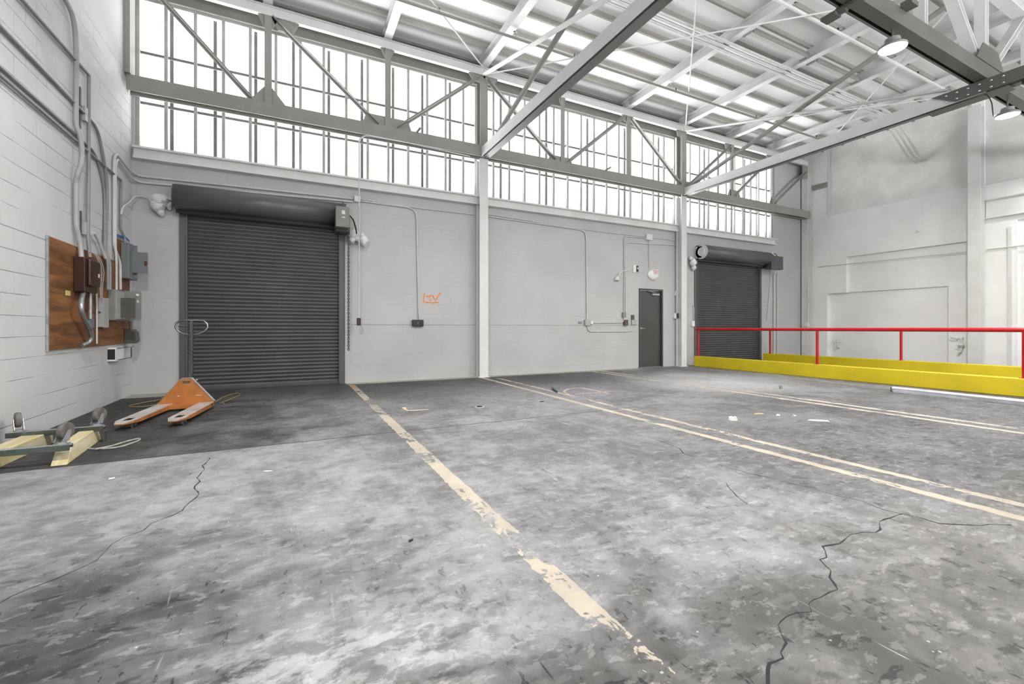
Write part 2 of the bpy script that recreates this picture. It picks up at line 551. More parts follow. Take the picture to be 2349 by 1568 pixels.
def make_floor():
    g = G('worn_concrete_floor')
    p = g.pos()
    x, y, z = g.xyz(p)
    big = g.noise(p, 0.45, 5, 0.6, 0.3)
    mid = g.noise(p, 1.7, 7, 0.62, 0.5)
    fine = g.noise(p, 9.0, 6, 0.65, 0.3)
    streak = g.noise(g.mapping(p, (9, 2.2, 1), (0, 0, 0.45)), 1.0, 4, 0.72, 0.8)
    streak2 = g.noise(g.mapping(p, (3.0, 13, 1), (0, 0, -0.35)), 1.0, 4, 0.72, 0.8)
    v = g.math('ADD', g.math('MULTIPLY', g.smooth(big, 0.32, 0.68), 0.30), g.math('ADD', g.math('MULTIPLY', g.smooth(mid, 0.3, 0.7), 0.34), g.math('ADD', g.math('MULTIPLY', g.smooth(streak, 0.36, 0.64), 0.07), g.math('ADD', g.math('MULTIPLY', g.smooth(streak2, 0.36, 0.64), 0.06), g.math('MULTIPLY', g.smooth(fine, 0.3, 0.7), 0.23)))))
    tone = g.smooth(v, 0.15, 0.85, 0.125, 0.285)
    wob = g.math('MULTIPLY', g.math('SUBTRACT', mid, 0.5), 2.2)
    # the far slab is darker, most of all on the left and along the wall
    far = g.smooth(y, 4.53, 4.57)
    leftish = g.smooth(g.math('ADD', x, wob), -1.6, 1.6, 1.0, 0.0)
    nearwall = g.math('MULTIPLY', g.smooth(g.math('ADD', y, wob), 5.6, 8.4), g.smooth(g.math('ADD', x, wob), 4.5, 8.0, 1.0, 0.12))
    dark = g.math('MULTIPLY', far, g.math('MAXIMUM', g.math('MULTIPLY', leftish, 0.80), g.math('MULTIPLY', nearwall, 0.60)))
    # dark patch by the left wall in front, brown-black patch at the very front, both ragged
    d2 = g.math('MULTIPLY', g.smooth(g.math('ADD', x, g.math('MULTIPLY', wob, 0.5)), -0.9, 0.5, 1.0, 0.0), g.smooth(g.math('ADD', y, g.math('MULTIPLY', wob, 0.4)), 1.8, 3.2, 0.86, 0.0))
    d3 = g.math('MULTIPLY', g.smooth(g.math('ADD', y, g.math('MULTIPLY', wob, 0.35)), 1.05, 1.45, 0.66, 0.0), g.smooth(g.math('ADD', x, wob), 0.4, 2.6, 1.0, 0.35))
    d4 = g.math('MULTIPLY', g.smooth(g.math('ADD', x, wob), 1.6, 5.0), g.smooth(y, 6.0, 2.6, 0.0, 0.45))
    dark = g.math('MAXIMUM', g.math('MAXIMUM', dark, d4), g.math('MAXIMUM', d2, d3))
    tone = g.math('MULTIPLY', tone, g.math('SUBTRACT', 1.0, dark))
    # pale worn area round the third pair of lines, pale laitance crust near the camera
    dx = g.math('SUBTRACT', x, 7.6)
    dy = g.math('MULTIPLY', g.math('SUBTRACT', y, 6.2), 1.1)
    rr = g.math('SQRT', g.math('ADD', g.math('MULTIPLY', dx, dx), g.math('MULTIPLY', dy, dy)))
    pale = g.math('MULTIPLY', g.smooth(g.math('ADD', rr, wob), 0.7, 2.2, 1.0, 0.0), 0.16)
    tone = g.math('ADD', tone, pale)
    cx_ = g.math('MULTIPLY', g.math('SUBTRACT', x, 0.05), 0.9)
    cy_ = g.math('MULTIPLY', g.math('SUBTRACT', y, 1.42), 1.9)
    cr = g.math('SQRT', g.math('ADD', g.math('MULTIPLY', cx_, cx_), g.math('MULTIPLY', cy_, cy_)))
    crust = g.math('MULTIPLY', g.smooth(g.math('ADD', cr, g.math('MULTIPLY', wob, 0.35)), 0.25, 0.85, 1.0, 0.0), g.smooth(g.noise(g.mapping(p, (8, 13, 1), (0, 0, 0.5)), 1.0, 7, 0.66, 0.3), 0.44, 0.56))
    tone = g.math('ADD', tone, g.math('MULTIPLY', crust, 0.15))
    pa = g.smooth(big, 0.42, 0.60)
    pb = g.smooth(big, 0.58, 0.40)
    # short pale scrapes and dark scuffs in several directions
    for i, (rot, sc, lo, amt) in enumerate([(0.95, (26, 2.2, 1), 0.705, 0.26), (0.25, (4.0, 30, 1), 0.72, 0.15), (-0.6, (24, 2.0, 1), 0.71, -0.14), (1.35, (34, 2.6, 1), 0.70, -0.13), (-0.95, (20, 1.6, 1), 0.72, 0.13)]):
        s = g.noise(g.mapping(p, sc, (0, 0, rot), (i * 3.1, i * 1.7, 0)), 1.0, 3, 0.5, 0.5)
        patch = pa if i % 2 else pb
        tone = g.math('ADD', tone, g.math('MULTIPLY', g.math('MULTIPLY', g.smooth(s, lo, lo + 0.06), patch), amt))
    # crisp-edged flakes where the coating has lifted, thickest toward the camera
    near = g.smooth(g.math('ADD', y, wob), 1.4, 4.2, 1.0, 0.30)
    for i, (sc, ds, lo, w_, amt) in enumerate([((4.0, 7.5, 1), 0.25, 0.53, 0.05, 0.035), ((10, 19, 1), 0.2, 0.575, 0.04, 0.07), ((6, 13, 1), 0.3, 0.57, 0.05, -0.045), ((26, 11, 1), 0.2, 0.62, 0.04, -0.07)]):
        fl = g.noise(g.mapping(p, sc, (0, 0, 0.5 + 0.7 * i), (4.0 * i, 7.0, 0)), 1.0, 4, 0.62, ds)
        tone = g.math('ADD', tone, g.math('MULTIPLY', g.math('MULTIPLY', g.smooth(fl, lo, lo + w_), near), amt))
    # fine speckle of chips
    vo = g.node('ShaderNodeTexVoronoi')
    vo.inputs['Scale'].default_value = 11.0
    g.link(p, vo.inputs['Vector'])
    chip = g.math('MULTIPLY', g.smooth(vo.outputs['Distance'], 0.035, 0.06, 1.0, 0.0), g.smooth(g.noise(p, 3.0, 2), 0.55, 0.60))
    tone = g.math('ADD', tone, g.math('MULTIPLY', chip, 0.30))
    tone = g.math('MAXIMUM', tone, 0.03)
    warm = g.smooth(g.math('ADD', y, wob), 0.8, 1.6, 1.0, 0.0)
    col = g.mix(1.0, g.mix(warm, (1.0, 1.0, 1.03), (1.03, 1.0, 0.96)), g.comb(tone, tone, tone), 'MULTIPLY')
    # slab joint
    jw = g.math('ABSOLUTE', g.math('SUBTRACT', y, g.math('ADD', 4.55, g.math('MULTIPLY', g.math('SUBTRACT', fine, 0.5), 0.012))))
    jn = g.smooth(jw, 0.006, 0.014, 1.0, 0.0)
    jv = g.math('MULTIPLY', g.smooth(g.noise(g.comb(x, 0.0, 0.0), 2.2, 3), 0.34, 0.44), g.smooth(x, 3.4, 6.0, 1.0, 0.1))
    col = g.mix(g.math('MULTIPLY', jn, g.math('MULTIPLY', jv, 0.85)), col, (0.03, 0.03, 0.03))
    # traffic lines: worn cream paint
    edge = g.math('MULTIPLY', g.math('SUBTRACT', fine, 0.5), 0.05)
    xe = g.math('ADD', x, edge)
    w1 = g.noise(g.mapping(p, (2.4, 1.1, 1)), 1.4, 5, 0.62, 0.5)
    w2 = g.noise(g.mapping(p, (15, 11, 1), (0, 0, 0.6)), 1.0, 4, 0.66, 1.2)
    tint0 = g.mix(g.smooth(mid, 0.4, 0.6), (0.37, 0.33, 0.27), (0.46, 0.405, 0.33))
    for i, (a, b, y0, y1, wear) in enumerate([(0.95, 1.055, 0.9, 8.75, 0.43), (3.60, 3.69, 0.2, 8.75, 0.34), (3.88, 3.96, 0.2, 8.75, 0.44), (6.56, 6.66, 0.8, 8.75, 0.38), (6.82, 6.92, 0.8, 8.75, 0.44), (9.55, 9.62, 2.0, 8.2, 0.50)]):
        m = g.math('MULTIPLY', g.math('GREATER_THAN', xe, a), g.math('LESS_THAN', xe, b))
        m = g.math('MULTIPLY', m, g.math('MULTIPLY', g.math('GREATER_THAN', y, y0), g.math('LESS_THAN', y, y1)))
        worn = g.math('ADD', w1, g.math('MULTIPLY', g.math('SUBTRACT', w2, 0.5), 0.55))
        if i == 0:
            worn = g.math('SUBTRACT', worn, g.smooth(y, 1.1, 2.6, 0.10, 0.0))
        m = g.math('MULTIPLY', m, g.smooth(worn, wear, wear + 0.03))
        tint = tint0
        if i == 0:
            tint = g.mix(g.smooth(y, 7.4, 8.4), tint, (0.38, 0.27, 0.18))
        col = g.mix(m, col, tint)
    # wall paint spilled along the foot of the walls
    ew = g.math('MULTIPLY', g.math('SUBTRACT', mid, 0.5), 0.16)
    foot = g.math('MAXIMUM', g.math('MULTIPLY', g.smooth(g.math('ADD', y, ew), 8.52, 8.55), g.math('LESS_THAN', x, -1.62)), g.math('MULTIPLY', g.smooth(g.math('ADD', y, ew), 8.76, 8.79),  g.math('MULTIPLY', g.math('GREATER_THAN', x, 0.93), g.math('LESS_THAN', x, 8.2))))
    col = g.mix(g.math('MULTIPLY', foot, 0.9), col, (0.42, 0.41, 0.35))
    g.bump(g.math('ADD', mid, g.math('MULTIPLY', fine, 0.5)), 0.22, 0.012)
    ro = g.smooth(mid, 0.3, 0.7, 0.55, 0.75)
    return g.out(col, ro, None, 0.25)


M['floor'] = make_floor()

# ------------------------------------------------------------------ room shell
b = MB().box(-2.7, 16.2, YF - 0.3, 9.4, -0.15, 0.0)
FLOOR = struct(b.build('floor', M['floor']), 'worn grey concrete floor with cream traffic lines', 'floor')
b = MB().box(-2.7, 16.2, YF - 0.3, 9.6, ZD, ZD + 0.1)
CEIL = struct(b.build('ceiling', M['deck']), 'white panelled roof deck above the purlins', 'ceiling')


def cells(cuts_a, cuts_z, depth_of, to3, thick=0.3):
    """Wall built from rectangular cells; each cell's face lies at its own depth (None leaves an opening)."""
    m = MB()
    for i in range(len(cuts_a) - 1):
        for j in range(len(cuts_z) - 1):
            d = depth_of((cuts_a[i] + cuts_a[i + 1]) / 2, (cuts_z[j] + cuts_z[j + 1]) / 2)
            if d is None:
                continue
            p = to3(cuts_a[i], cuts_z[j], d)
            q = to3(cuts_a[i + 1], cuts_z[j + 1], thick)
            m.box(p[0], q[0], p[1], q[1], p[2], q[2])
    return m


DOOR1 = (-1.62, 0.86, 3.02)
DOOR2 = (10.44, 13.36, 3.04)
DOOR3 = (8.30, 9.17, 2.13)
SILL0, SILL1, WTOP, WR = 3.74, 3.95, 6.42, 14.03


def back_depth(a, z):
    for d0, d1, top in (DOOR1, DOOR2, DOOR3):
        if d0 < a < d1 and z < top:
            return None
    if -2.25 < a < WR and SILL1 < z < WTOP:
        return None
    return 0.0


b = cells([-2.7, -2.25, DOOR1[0], DOOR1[1], DOOR3[0], DOOR3[1], DOOR2[0], DOOR2[1], WR, 16.2], [0, DOOR3[2], DOOR1[2], DOOR2[2], SILL1, WTOP, ZD], back_depth,
          lambda a, z, d: (a, YB + d, z))
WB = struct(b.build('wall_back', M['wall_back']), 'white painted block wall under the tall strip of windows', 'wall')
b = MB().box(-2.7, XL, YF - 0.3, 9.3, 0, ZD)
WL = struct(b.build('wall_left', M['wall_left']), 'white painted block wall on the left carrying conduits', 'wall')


def right_depth(a, z):
    if 4.86 < a < 8.25 and z > 4.73:
        return 0.05
    if 4.86 < a < 7.73 and 2.2 < z < 3.33:
        return 0.09
    if 5.30 < a < 8.29 and z < 2.2:
        return 0.14
    if a < 4.05 and z < 3.70:
        return 0.06
    if a < 4.62 and 4.69 < z:
        return 0.05
    return 0.0


b = cells([YF - 0.3, 4.05, 4.62, 4.86, 5.30, 7.73, 8.25, 8.29, 9.3], [0, 2.2, 3.33, 3.70, 4.69, 4.73, ZD], right_depth,
          lambda a, z, d: (XR + d, a, z))
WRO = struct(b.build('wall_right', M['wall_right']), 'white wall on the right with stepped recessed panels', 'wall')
b = MB().box(XR + 0.045, XR + 0.06, 4.87, 8.24, 4.74, ZD - 0.01).box(XR + 0.045, XR + 0.06, -4.0, 4.60, 4.70, ZD - 0.01)
o = b.build('wall_infill', M['infill'], WRO)
o['label'] = 'grey blockwork above the white panels'
b = MB().box(-2.28, WR, 8.975, 8.999, WTOP, ZD - 0.06).box(-2.28, WR, 8.94, 8.975, 6.86, 6.90)  # thin dark sheet standing in for shade on the wall
o = b.build('lintel_shade', M['lintel'], WB)
o['label'] = 'thin grey sheet painting the shade above the windows'
# unseen wall behind the camera; its wide opening is made up for fill light
b = cells([-2.7, -1.0, 14.6, 16.2], [0, 0.3, 3.4, ZD], lambda a, z: None if (-1.0 < a < 14.6 and 0.3 < z < 3.4) else 0.0, lambda a, z, d: (a, YF - d, z))
WF = struct(b.build('wall_front', M['plaster']), 'plain white wall behind the camera with a wide opening added for fill light', 'wall')
# raised bond-beam line along the back wall
for i, (a, c) in enumerate(((0.98, 3.60), (3.82, 8.22))):
    b = MB().box(a, c, 8.988, 9.0, 1.135, 1.15)
    struct(b.build('trim_%d' % (i + 1), M['wall_back']), 'thin raised line along the white back wall, %s of the first column' % ('left' if i == 0 else 'right'), 'trim')

# orange letters sprayed on the back wall
b = MB()
for k, st in enumerate([[(2.472,8.999,1.786),(2.455,8.999,1.713),(2.446,8.999,1.641),(2.461,8.999,1.603),(2.532,8.999,1.597),(2.666,8.999,1.591),(2.771,8.999,1.609)],
           [(2.502,8.999,1.718),(2.561,8.999,1.737),(2.627,8.999,1.754)],
           [(2.573,8.999,1.74),(2.585,8.999,1.688),(2.594,8.999,1.624)],
           [(2.642,8.999,1.754),(2.666,8.999,1.697),(2.699,8.999,1.636),(2.747,8.999,1.722),(2.805,8.999,1.807)]]):
    b.ribbon([(p[0], p[1] - 0.0008 * k, p[2]) for p in st], 0.025, nrm=(0, -1, 0), jit=0.2)
o = b.build('sprayed_letters', M['spray_orange'], WB)
o['label'] = 'orange sprayed letters LTV'

# floor cracks and painted marks
CR = [
    [(1.256,0.819,0),(1.269,0.83,0),(1.319,0.863,0),(1.351,0.879,0),(1.378,0.875,0),(1.413,0.873,0),(1.43,0.892,0),(1.491,0.911,0),(1.515,0.942,0),(1.555,0.979,0),(1.59,0.988,0),(1.632,0.994,0),(1.688,0.989,0),(1.737,0.967,0),(1.78,1.002,0),(1.823,1.008,0),(1.862,1.004,0),(1.933,1.008,0),(1.981,1.003,0),(2.012,1.03,0),(2.046,1.067,0),(2.11,1.095,0),(2.129,1.125,0),(2.164,1.17,0),(2.212,1.166,0),(2.275,1.206,0),(2.306,1.234,0),(2.362,1.223,0),(2.412,1.213,0),(2.464,1.221,0),(2.568,1.241,0),(2.659,1.225,0),(2.709,1.195,0),(2.773,1.201,0),(2.883,1.253,0),(3.003,1.249,0),(3.118,1.246,0),(3.137,1.203,0),(3.147,1.163,0),(3.144,1.095,0),(3.215,1.046,0),(3.314,0.983,0),(3.376,0.97,0),(3.468,0.913,0)],
    [(2.97,2.346,0),(2.981,2.118,0),(3.028,1.997,0),(3.05,1.841,0),(3.082,1.667,0),(3.092,1.567,0),(3.127,1.441,0),(3.094,1.325,0),(3.113,1.248,0)],
    [(3.098,3.127,0),(3.093,3.072,0),(3.079,2.936,0),(3.056,2.799,0),(2.964,2.673,0),(2.969,2.574,0)],
    [(2.666,2.042,0),(2.6,1.969,0),(2.55,1.895,0),(2.493,1.812,0),(2.457,1.733,0)],
    [(-0.601,4.328,0),(-0.604,4.21,0),(-0.619,4.105,0),(-0.588,3.988,0),(-0.595,3.883,0),(-0.603,3.784,0),(-0.569,3.688,0),(-0.584,3.603,0),(-0.564,3.505,0),(-0.532,3.406,0),(-0.538,3.345,0),(-0.559,3.265,0),(-0.571,3.144,0),(-0.608,3.084,0),(-0.648,3.054,0),(-0.684,3.012,0),(-0.695,2.933,0),(-0.723,2.904,0),(-0.763,2.876,0),(-0.792,2.811,0),(-0.794,2.728,0),(-0.799,2.645,0),(-0.827,2.602,0),(-0.856,2.57,0),(-0.892,2.529,0),(-0.956,2.479,0),(-0.995,2.441,0),(-1.012,2.389,0)],
]
for k, (pts, w) in enumerate(zip(CR, (0.0075, 0.004, 0.007, 0.005, 0.0065))):
    fine = []
    for p, q in zip(pts[:-1], pts[1:]):
        p, q = Vector(p), Vector(q)
        n = max(1, int((q - p).length / 0.05))
        for i in range(n):
            c = p.lerp(q, i / n)
            fine.append(c + Vector((random.uniform(-1, 1), random.uniform(-1, 1), 0)) * (0.006 if i else 0))
    fine.append(Vector(pts[-1]))
    MB().ribbon(fine, w, t=0.0006, jit=0.75).build('floor_crack', M['crack'], FLOOR)
for pts, w, mt, nm in [
        ([(3.983,5.775,0),(3.967,5.869,0),(4.01,6.04,0),(4.07,6.186,0),(4.215,6.349,0),(4.358,6.447,0),(4.5,6.483,0),(4.603,6.459,0),(4.62,6.289,0),(4.616,6.098,0),(4.619,5.875,0),(4.609,5.671,0)], 0.05, 'floor_pink', 'painted_mark'),
        ([(4.076,5.871,0),(4.257,5.87,0),(4.43,5.852,0),(4.606,5.858,0),(4.786,5.889,0)], 0.03, 'floor_pink', 'painted_mark'),
        ([(1.345,5.938,0),(1.325,5.769,0),(1.343,5.666,0),(1.447,5.645,0),(1.601,5.631,0)], 0.045, 'floor_cream', 'painted_mark'),
        ([(7.688,7.432,0),(7.722,7.259,0),(7.78,7.099,0)], 0.06, 'floor_cream', 'painted_mark'),
        ([(7.527,6.07,0),(7.557,5.986,0),(7.613,5.924,0)], 0.06, 'floor_cream', 'painted_mark')]:
    MB().ribbon(pts, w, t=0.0009, jit=0.35).build(nm, M[mt], FLOOR)

# ------------------------------------------------------------------ windows
BARS_A = [[-1.86 + 0.40 * k for k in range(14)], [4.06 + 0.40 * k for k in range(14)], [10.28 + 0.385 * k for k in range(10)]]
WIN = [(-2.25, 3.66, 'left'), (3.76, 9.68, 'middle'), (9.78, WR, 'right')]
for i, (x0, x1, where) in enumerate(WIN):
    w = bpy.data.objects.new('window_%d' % (i + 1), None)
    COL.objects.link(w)
    w.location = ((x0 + x1) / 2, 9.05, SILL1)
    struct(w, 'tall steel strip window with frosted panes, %s bay of three' % where, 'window')
    f = MB()
    f.box(x0, x1, 9.03, 9.10, SILL1, SILL1 + 0.035).box(x0, x1, 9.03, 9.10, WTOP - 0.05, WTOP)
    f.box(x0, x0 + 0.05, 9.03, 9.10, SILL1 + 0.035, WTOP - 0.05).box(x1 - 0.05, x1, 9.03, 9.10, SILL1 + 0.035, WTOP - 0.05)
    f.build('frame', M['sash_white'], w)
    f = MB()
    for x in BARS_A[i]:
        if x0 + 0.08 < x < x1 - 0.08:
            f.box(x - 0.023, x + 0.023, 9.035, 9.085, SILL1 + 0.035, WTOP - 0.05)
    f.build('glazing_bars', M['sash_white'], w)
    f = MB()
    for z in (4.73, 5.55):
        f.box(x0 + 0.05, x1 - 0.05, 9.087, 9.115, z - 0.022, z + 0.022)
    f.build('cross_bars', M['sash'], w)
    f = MB()
    k = 0
    while True:
        x = -1.80 + 0.6085 * k
        k += 1
        if x > x1 - 0.06:
            break
        if x > x0 + 0.06:
            f.box(x - 0.024, x + 0.024, 9.13, 9.17, SILL1, WTOP)
    f.build('outer_posts', M['sash'], w)
    MB().box(x0 + 0.02, x1 - 0.02, 9.18, 9.186, SILL1 + 0.01, WTOP - 0.02).build('pane', M['glass'], w)
    f = MB().box(x0, x1, 8.86, 9.03, SILL1 - 0.03, SILL1).box(x0, x1, 8.93, 8.999, SILL0 + 0.05, SILL1 - 0.03)
    f.box(x0, x1, 8.88, 8.999, SILL0 + 0.02, SILL0 + 0.05)
    f.build('sill', M['steel_white'], w)

# ------------------------------------------------------------------ roller doors and the personnel door


def slat_curtain(x0, x1, y, z0, z1, pitch=0.062):
    """One continuous curtain of curved interlocking slats."""
    prof = []
    z = z0
    while z < z1 - 1e-6:
        for t in range(6):
            s = t / 6
            zz = z + pitch * s
            if zz <= z1:
                prof.append((y - 0.014 * math.sin(PI * min(1, s * 1.2)) if s < 0.83 else y + 0.004, zz))
        z += pitch
    vs, fs = [], []
    for (yy, zz) in prof:
        vs += [(x0, yy, zz), (x1, yy, zz)]
    for i in range(len(prof) - 1):
        fs.append((2 * i, 2 * i + 1, 2 * i + 3, 2 * i + 2))
    m = MB().add(vs, fs, True)
    m.box(x0, x1, y + 0.006, y + 0.02, z0, z1)
    return m


def hood_mesh(x0, x1, yc, zc, r, lip):
    prof = []
    for k in range(17):
        a = math.radians(95 + (285 - 95) * k / 16)       # over the top, round the room side, to the underside
        prof.append((yc + r * math.cos(a), zc + r * math.sin(a)))
    prof.append((yc + r * 0.30, zc - r - lip))
    full = [(8.995, zc + r * 0.985)] + prof
    vs, fs = [], []
    for (yy, zz) in full:
        vs += [(x0, yy, zz), (x1, yy, zz)]
    for i in range(len(full) - 1):
        fs.append((2 * i, 2 * i + 1, 2 * i + 3, 2 * i + 2))
    m = MB().add(vs, fs, True)
    return m


def roller_door(n, d, pitch, label, hood):
    x0, x1, top = d
    r = bpy.data.objects.new('door_%d' % n, None)
    COL.objects.link(r)
    r.location = ((x0 + x1) / 2, 8.97, 0)
    struct(r, label, 'door')
    slat_curtain(x0 + 0.04, x1 - 0.04, 9.03, 0.04, top + 0.02, pitch).build('curtain', M['door_grey'], r)
    MB().box(x0 + 0.03, x1 - 0.03, 8.995, 9.05, 0.004, 0.06).build('bottom_bar', M['door_grey'], r, 0.005)
    for s, xa in ((-1, x0), (1, x1)):
        g = MB().box(xa - 0.05, xa + 0.05, 8.972, 8.998, 0.0, top + 0.02)
        g.box(xa - s * 0.050 - 0.012, xa - s * 0.050 + 0.012, 8.955, 9.02, 0.0, top + 0.02)
        g.build('guide_rail', M['hood'], r, 0.004)
    yc, zc, rad, hx0, hx1 = hood
    h = hood_mesh(hx0, hx1, yc, zc, rad, 0.05).build('hood', M['hood'], r)
    sm = h.modifiers.new('solid', 'SOLIDIFY')
    sm.thickness = 0.004
    MB().cyl((hx0 + 0.05, yc, zc), (hx1 - 0.05, yc, zc), rad * 0.8, n=28).build('rolled_curtain', M['door_grey'], r)
    return r, (yc, zc, rad, hx0, hx1)


D1, H1 = roller_door(1, DOOR1, 0.0665, 'wide charcoal roll-up door beside the pallet jack', (8.78, 3.19, 0.200, -1.69, 0.88))
D2, H2 = roller_door(2, DOOR2, 0.0665, 'charcoal roll-up door behind the red railing', (8.78, 3.24, 0.205, 10.45, 13.43))
# end plates
for D, (yc, zc, rad, hx0, hx1), bits in ((D1, H1, (0, 1)), (D2, H2, (0, 1))):
    for s in bits:
        x = hx0 if s == 0 else hx1
        x2 = x - 0.012 if s == 0 else x + 0.012
        m = M['steel_white'] if (D is D2 and s == 0) else M['hood']
        p = MB().cyl((x, yc, zc), (x2, yc, zc), rad * 0.99, n=32).box(x, x2, yc, 8.985, zc - rad * 0.8, zc + rad * 0.8)
        o = p.build('end_plate', m, D)
        if D is D2 and s == 0:
            o['label'] = 'white round end plate'
            MB().lathe((x2, yc, zc), (-1, 0, 0), [(0, rad * 0.62), (0.02, rad * 0.60), (0.03, rad * 0.5), (0.015, rad * 0.44), (0.02, rad * 0.36), (0.025, 0.001)]).build('bearing_cap', M['steel_white'], o)

# personnel door
r = bpy.data.objects.new('door_3', None)
COL.objects.link(r)
r.location = (8.735, 9.0, 0)
struct(r, 'plain charcoal steel door under the exit sign', 'door')
x0, x1, top = DOOR3
f = MB().box(x0, x0 + 0.045, 8.985, 9.12, 0.0, top).box(x1 - 0.045, x1, 8.985, 9.12, 0.0, top).box(x0 + 0.045, x1 - 0.045, 8.985, 9.12, top - 0.045, top)
f.build('frame', M['door_leaf'], r, 0.003)
leaf = MB().box(x0 + 0.049, x1 - 0.049, 9.05, 9.095, 0.015, top - 0.05).build('leaf', M['door_leaf'], r, 0.003)
MB().box(x0 + 0.045, x1 - 0.045, 9.0, 9.12, 0.0, 0.014).build('threshold', M['galv'], r)
h = MB().cyl((8.385, 9.05, 1.06), (8.385, 9.0, 1.06), 0.026, n=16)
h.tube([(8.385, 9.005, 1.06), (8.385, 8.985, 1.06), (8.47, 8.985, 1.055), (8.50, 8.99, 1.055)], 0.010, 8, 0.01)
h.build('lever_handle', M['chrome'], leaf)
h = MB().box(8.80, 9.05, 9.0, 9.05, 1.96, 2.01)
h.build('door_closer', M['box_light'], leaf, 0.004)
h = MB().bar((8.62, 8.99, 2.075), (8.92, 8.96, 2.075), 0.03, 0.012).bar((8.62, 8.985, 2.072), (8.90, 9.0, 2.03), 0.02, 0.01)
h.build('closer_arm', M['box_light'], leaf)

# ------------------------------------------------------------------ columns
def column(x, y, z1, depth, width, label, up, m='steel_white', clip=True):
    t = thing('steel_column', (x, y, 0), label, 'column', 'white steel columns')
    MB().hbar((x, y, 0.012), (x, y, z1), depth, width, 0.014, 0.010, up).build('shaft', M[m], t)
    MB().box(x - 0.13, x + 0.13, y - 0.125, y + 0.125, 0.0, 0.014).build('base_plate', M[m], t)
    return t


column(3.71, 8.86, 4.72, 0.20, 0.20, 'white steel column between the graffiti and the smoother wall bay, nearest mid wall', (0, 1, 0))
column(9.73, 8.86, 4.72, 0.20, 0.20, 'white steel column standing between the exit door and the second roll-up door', (0, 1, 0))
column(15.60, 8.86, 6.70, 0.18, 0.20, 'white steel column in the far right corner of the room', (1, 0, 0))
column(15.60, 4.72, 6.70, 0.24, 0.24, 'broad white steel column against the right wall, beside the grey infill panel', (1, 0, 0))

# ------------------------------------------------------------------ wall trusses along the windows
YT = 8.76
ZB0, ZB1, ZT0, ZT1 = 4.72, 4.96, 6.50, 6.68
PAN = [-0.37, 1.67, 3.71, 5.71, 7.71, 9.73, 11.68, 13.62]


def gusset(m, x, z, w0, w1, h, up=1, y=YT):
    """Tapered plate: w0 wide at the chord, w1 at its tip."""
    m.prism([(x - w0, y - 0.006, z), (x + w0, y - 0.006, z), (x + w1, y - 0.006, z + up * h), (x - w1, y - 0.006, z + up * h)], (0, 0.012, 0))


def wall_truss(x0, x1, verts, diags, gus, label):
    t = thing('wall_truss', ((x0 + x1) / 2, YT, ZB0), label, 'truss', 'trusses along the window wall')
    MB().hbar((x0, YT, (ZB0 + ZB1) / 2), (x1, YT, (ZB0 + ZB1) / 2), 0.20, ZB1 - ZB0, 0.014, 0.010, (0, 1, 0)).build('bottom_chord', M['steel'], t)
    MB().hbar((x0, YT, (ZT0 + ZT1) / 2), (x1, YT, (ZT0 + ZT1) / 2), ZT1 - ZT0, 0.075, 0.014, 0.010, (0, 0, 1)).build('top_chord', M['steel_white'], t)
    for x in verts:
        MB().bar((x, YT - 0.03, ZB1), (x, YT - 0.03, ZT0), 0.012, 0.11, (1, 0, 0)).bar((x, YT + 0.01, ZB1), (x, YT + 0.01, ZT0), 0.09, 0.012, (1, 0, 0)).build('vertical', M['steel'], t)
    for a, c in diags:
        MB().angle((a[0], YT - 0.035, a[1]), (c[0], YT - 0.035, c[1]), 0.085, 0.012, (0, 1, 0)).build('diagonal', M['steel'], t)
    for g in gus:
        m = MB()
        gusset(m, *g)
        m.build('gusset_plate', M['steel'], t)
    return t


zb, zt = 4.99, 6.50
WT1 = wall_truss(-2.27, 3.70, PAN[0:2], [((-2.15, 6.62), (-0.55, 4.93)), ((-0.30, 6.50), (1.50, 4.99)), ((1.80, 4.96), (3.60, 6.46))],
           [(-0.37, ZB1, 0.30, 0.06, 0.30, 1), (-0.37, ZT0, 0.16, 0.06, 0.22, -1), (-0.10, ZT0, 0.22, 0.12, 0.20, -1), (1.67, ZB1, 0.48, 0.40, 0.22, 1), (1.67, ZT0, 0.14, 0.05, 0.16, -1), (3.55, ZT0, 0.20, 0.10, 0.16, -1), (-2.18, ZT0, 0.08, 0.08, 0.2, -1)],
           'pale steel truss crossing the left window bay')
WT2 = wall_truss(3.72, 9.72, PAN[3:5], [((3.80, 6.44), (5.50, 5.0)), ((5.82, 4.97), (7.60, 6.46)), ((7.80, 6.48), (9.58, 5.02))],
           [(5.66, ZB1, 0.36, 0.26, 0.15, 1), (7.68, ZT0, 0.17, 0.08, 0.15, -1), (5.71, ZT0, 0.10, 0.05, 0.12, -1), (9.60, ZB1, 0.18, 0.12, 0.18, 1), (9.62, ZT0, 0.20, 0.14, 0.16, -1), (3.86, ZT0, 0.18, 0.08, 0.15, -1)],
           'pale steel truss crossing the middle window bay')
wall_truss(9.74, 15.50, PAN[6:8], [((9.88, 5.02), (11.60, 6.44)), ((11.80, 5.0), (13.52, 6.40)), ((13.70, 5.02), (15.40, 6.30))],
           [(9.88, ZB1, 0.16, 0.10, 0.18, 1), (11.60, ZT0, 0.22, 0.12, 0.24, -1), (11.80, ZB1, 0.30, 0.20, 0.22, 1), (13.52, ZT0, 0.22, 0.12, 0.24, -1), (13.65, ZB1, 0.20, 0.05, 0.30, 1), (15.36, ZT0, 0.14, 0.14, 0.40, -1)],
           'pale steel truss crossing the right window bay')
MB().box(-2.288, -2.215, 8.62, 8.86, 4.965, 6.89).build('end_post', M['steel'], WT1)
for x, tr in ((2.22, WT1), (6.92, WT2)):
    MB().bar((x, YT - 0.10, 4.955), (x + 0.03, YT - 0.26, 4.985), 0.03, 0.03).build('stub_bracket', M['steel'], tr)
